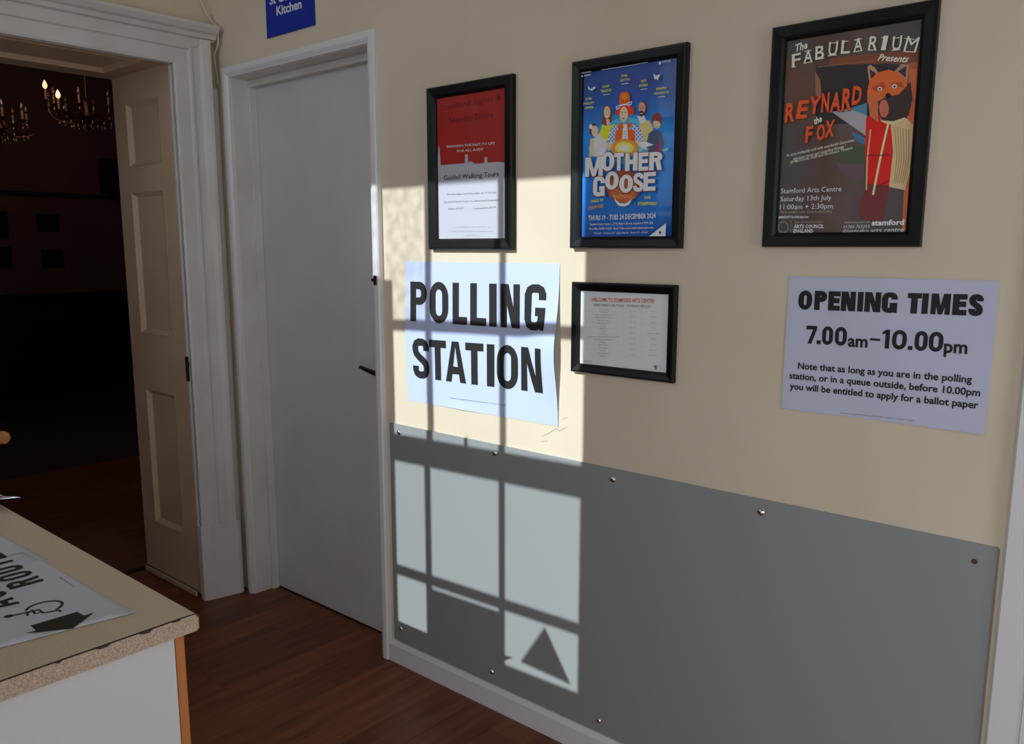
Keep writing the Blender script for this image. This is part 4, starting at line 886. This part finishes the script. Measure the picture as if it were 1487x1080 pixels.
for d, z in (((K-base)*Vector((1, 1, 0)), K.z), ((-1, .2, 0), 1.3), ((-.2, -1, 0), 1.45), ((-.9, .5, .3), 1.58)):
    L_ = .222 if abs(z-K.z) < 1e-6 else .14
    bm = lathe(bmesh.new(), [(.0001, 0), (.008, 0), (.008, L_-.03), (.014, L_-.024), (.0215, L_-.016), (.0225, L_-.006), (.018, L_+.002), (.0001, L_+.004)], peg(d, z), 10); link('peg', bm, PW, cs, True)

# ---------------------------------------------------------------- hall: chandeliers, frames, loudspeaker
BRASS = mat('dark_brass', rgb(70, 46, 28), .4, .9)
CRY = mat('crystal_drop', rgb(96, 78, 64), .08, 0, 1.0, coat=1)
CANDLE = mat('candle_tube', rgb(88, 66, 50), .6)
BULB = bpy.data.materials.new('lit_bulb'); BULB.use_nodes = True
_b = BULB.node_tree.nodes['Principled BSDF']; _b.inputs['Emission Color'].default_value = (1, .30, .085, 1); _b.inputs['Emission Strength'].default_value = 1.9
DIM = mat('unlit_bulb', rgb(70, 52, 44), .15)
def chandelier(loc, lit, label, R=.30, n=8, rot=0):
    r = empty('chandelier', loc); tag(r, label, 'chandelier', 'chandeliers in the dark hall')
    bm = lathe(bmesh.new(), [(.008, .0), (.008, .5), (.05, .5), (.06, .56), (.008, .58), (.008, ZC2-loc[2])], Matrix(), 10); link('stem', bm, BRASS, r, True)
    bm = lathe(bmesh.new(), [(.0001, -.16), (.03, -.13), (.055, -.05), (.03, .0), (.045, .06), (.0001, .1)], Matrix(), 14); link('hub', bm, BRASS, r, True)
    dr_ = bmesh.new(); lathe(dr_, [(.0001, -.006), (.004, 0), (.0001, .012)], Matrix(), 6); dme = bpy.data.meshes.new('drop'); dr_.to_mesh(dme); dr_.free(); dme.materials.append(CRY)
    for k in range(n):
        a = rot+k*2*math.pi/n; c, s = math.cos(a), math.sin(a)
        bm = tube(bmesh.new(), smooth_path([(.02*c, .02*s, -.03), (.12*c, .12*s, -.10), (.24*c, .24*s, -.07), (R*c, R*s, .0)], 4), .006, 6)
        lathe(bm, [(.003, 0), (.03, .004), (.032, .010), (.004, .008)], Matrix.Translation((R*c, R*s, 0)), 10); link('arm', bm, BRASS, r, True)
        link('candle', lathe(bmesh.new(), [(.009, .008), (.009, .075)], Matrix.Translation((R*c, R*s, 0)), 8), CANDLE, r, True)
        bm = lathe(bmesh.new(), [(.0001, 0), (.010, .008), (.013, .022), (.008, .040), (.0001, .058)], Matrix.Translation((R*c, R*s, .076)), 10); link('bulb', bm, BULB if k in lit else DIM, r, True)
        for j in range(3):
            for q_ in range(2):
                d = bpy.data.objects.new('drop', dme); C.objects.link(d); d.parent = r; rr = (.12, .2, R)[j]; aa = a+q_*.35; d.location = (rr*math.cos(aa), rr*math.sin(aa), (-.14, -.12, -.03)[j]); d.scale = (2, 2, 2.2)
    return r
# candles seen at two spots
CH = Vector((-7.0, 1.10, 2.545))
ca = [at(0, -6.95, 65, 123), at(0, -6.80, 84, 137)]
def angle_for(p): return math.atan2(p.y-CH.y, p.x-CH.x)
CH = Vector((-7.0, 1.12, 2.53))
chandelier(tuple(CH), (), 'crystal chandelier with two lit candle bulbs in the dark hall', R=.27, rot=.2)
cobj = [o for o in C.objects if o.name.startswith('chandelier')][0]
for i, p in enumerate(ca):                # the two lit candles
    for o in (('candle', [(.009, -.075), (.009, -.001)], CANDLE), ('bulb', [(.0001, 0), (.012, .008), (.017, .026), (.010, .048), (.0001, .066)], BULB)):
        q = p-CH-Vector((0, 0, .03)); link(o[0], lathe(bmesh.new(), o[1], Matrix.Translation(q), 10), o[2], cobj, True)
    q = p-CH-Vector((0, 0, .105)); link('arm', tube(bmesh.new(), smooth_path([(0, 0, -.03), tuple(q*.5+Vector((0, 0, -.06))), tuple(q)], 5), .006, 6), BRASS, cobj, True)
bm = bmesh.new()
c2 = at(0, -7.0, -6, 172); r_c2 = chandelier((c2.x, c2.y, c2.z-.02), (0,), 'crystal chandelier cut by the left edge of the picture', R=.2, rot=-.9)
for n_, (a, b, c, d), lb in (('picture', (52, 310, 85, 335), 'small dark landscape picture on the hall wall, upper right of its set'), ('picture', (60, 362, 92, 387), 'small dark landscape picture on the hall wall, lower right of its set'),
                         ('picture', (-32, 306, 12, 345), 'dark picture at the left edge, in the upper hall row'), ('picture', (-24, 358, 17, 385), 'dark picture at the left edge, in the lower hall row')):
    A0, B0 = at(0, HX, a, b), at(0, HX, c, d)
    r = empty('hall_picture', (HX+.005, (A0.y+B0.y)/2, B0.z)); tag(r, lb, 'picture', 'dark pictures in the hall')
    y0, y1, z0, z1 = A0.y, B0.y, B0.z, A0.z
    bm = bmesh.new()
    for q in ((y0, y1, z0, z0+.02), (y0, y1, z1-.02, z1), (y0, y0+.02, z0+.02, z1-.02), (y1-.02, y1, z0+.02, z1-.02)): box(bm, HX+.005, HX+.03, *q, bev=.003)
    link('frame', local(bm, r), HALLF, r)
    link('canvas', local(box(bmesh.new(), HX+.006, HX+.012, y0+.018, y1-.018, z0+.018, z1-.018), r), mat('dark_canvas', rgb(34, 48, 66), .3), r)
A0, B0 = at(0, HX+.2, 152, 230), at(0, HX+.2, 170, 278)
r = empty('loudspeaker', (HX+.1, (A0.y+B0.y)/2, B0.z)); tag(r, 'black box loudspeaker mounted high on the hall wall', 'loudspeaker')
link('cabinet', local(box(bmesh.new(), HX+.03, HX+.2, A0.y, A0.y+.2, B0.z, A0.z, bev=.008), r), HALLF, r)
bm = bmesh.new()
for i in range(9): box(bm, HX+.199, HX+.204, A0.y+.012, A0.y+.188, B0.z+.02+i*.031, B0.z+.038+i*.031)
link('grille', local(bm, r), mat('speaker_grille', rgb(12, 12, 14), .6), r)
link('bracket', local(box(bmesh.new(), HX+.001, HX+.03, A0.y+.08, A0.y+.12, B0.z+.1, B0.z+.2), r), STEEL, r)

# weak point lights added beside the chandeliers to lift the dark hall
for p in (CH+Vector((.4, -.3, .2)), c2+Vector((.3, 0, .2))):
    l = bpy.data.lights.new('chandelier_fill', 'POINT'); l.energy = 1.9; l.color = (1, .68, .52); l.shadow_soft_size = .15
    o = bpy.data.objects.new('chandelier_fill', l); C.objects.link(o); o.location = p

# hairline plaster cracks beside the large poster
for pts in (((786, 634), (797, 629), (808, 622), (812, 626)), ((812, 626), (821, 621), (824, 620)), ((795, 640), (786, 641)), ((816, 609), (824, 606))):
    P = [wp(a, b, -.0001) for a, b in pts]
    cbm = bmesh.new()
    for a, b in zip(P[:-1], P[1:]):
        d = (b-a).normalized(); n = Vector((-d.z, 0, d.x))*.0007; prism(cbm, [a+n, b+n, b-n, a-n], (0, -.0002, 0))
    link('crack', cbm, mat('crack_line', rgb(150, 138, 120), .9), bpy.data.objects['wall_back'])
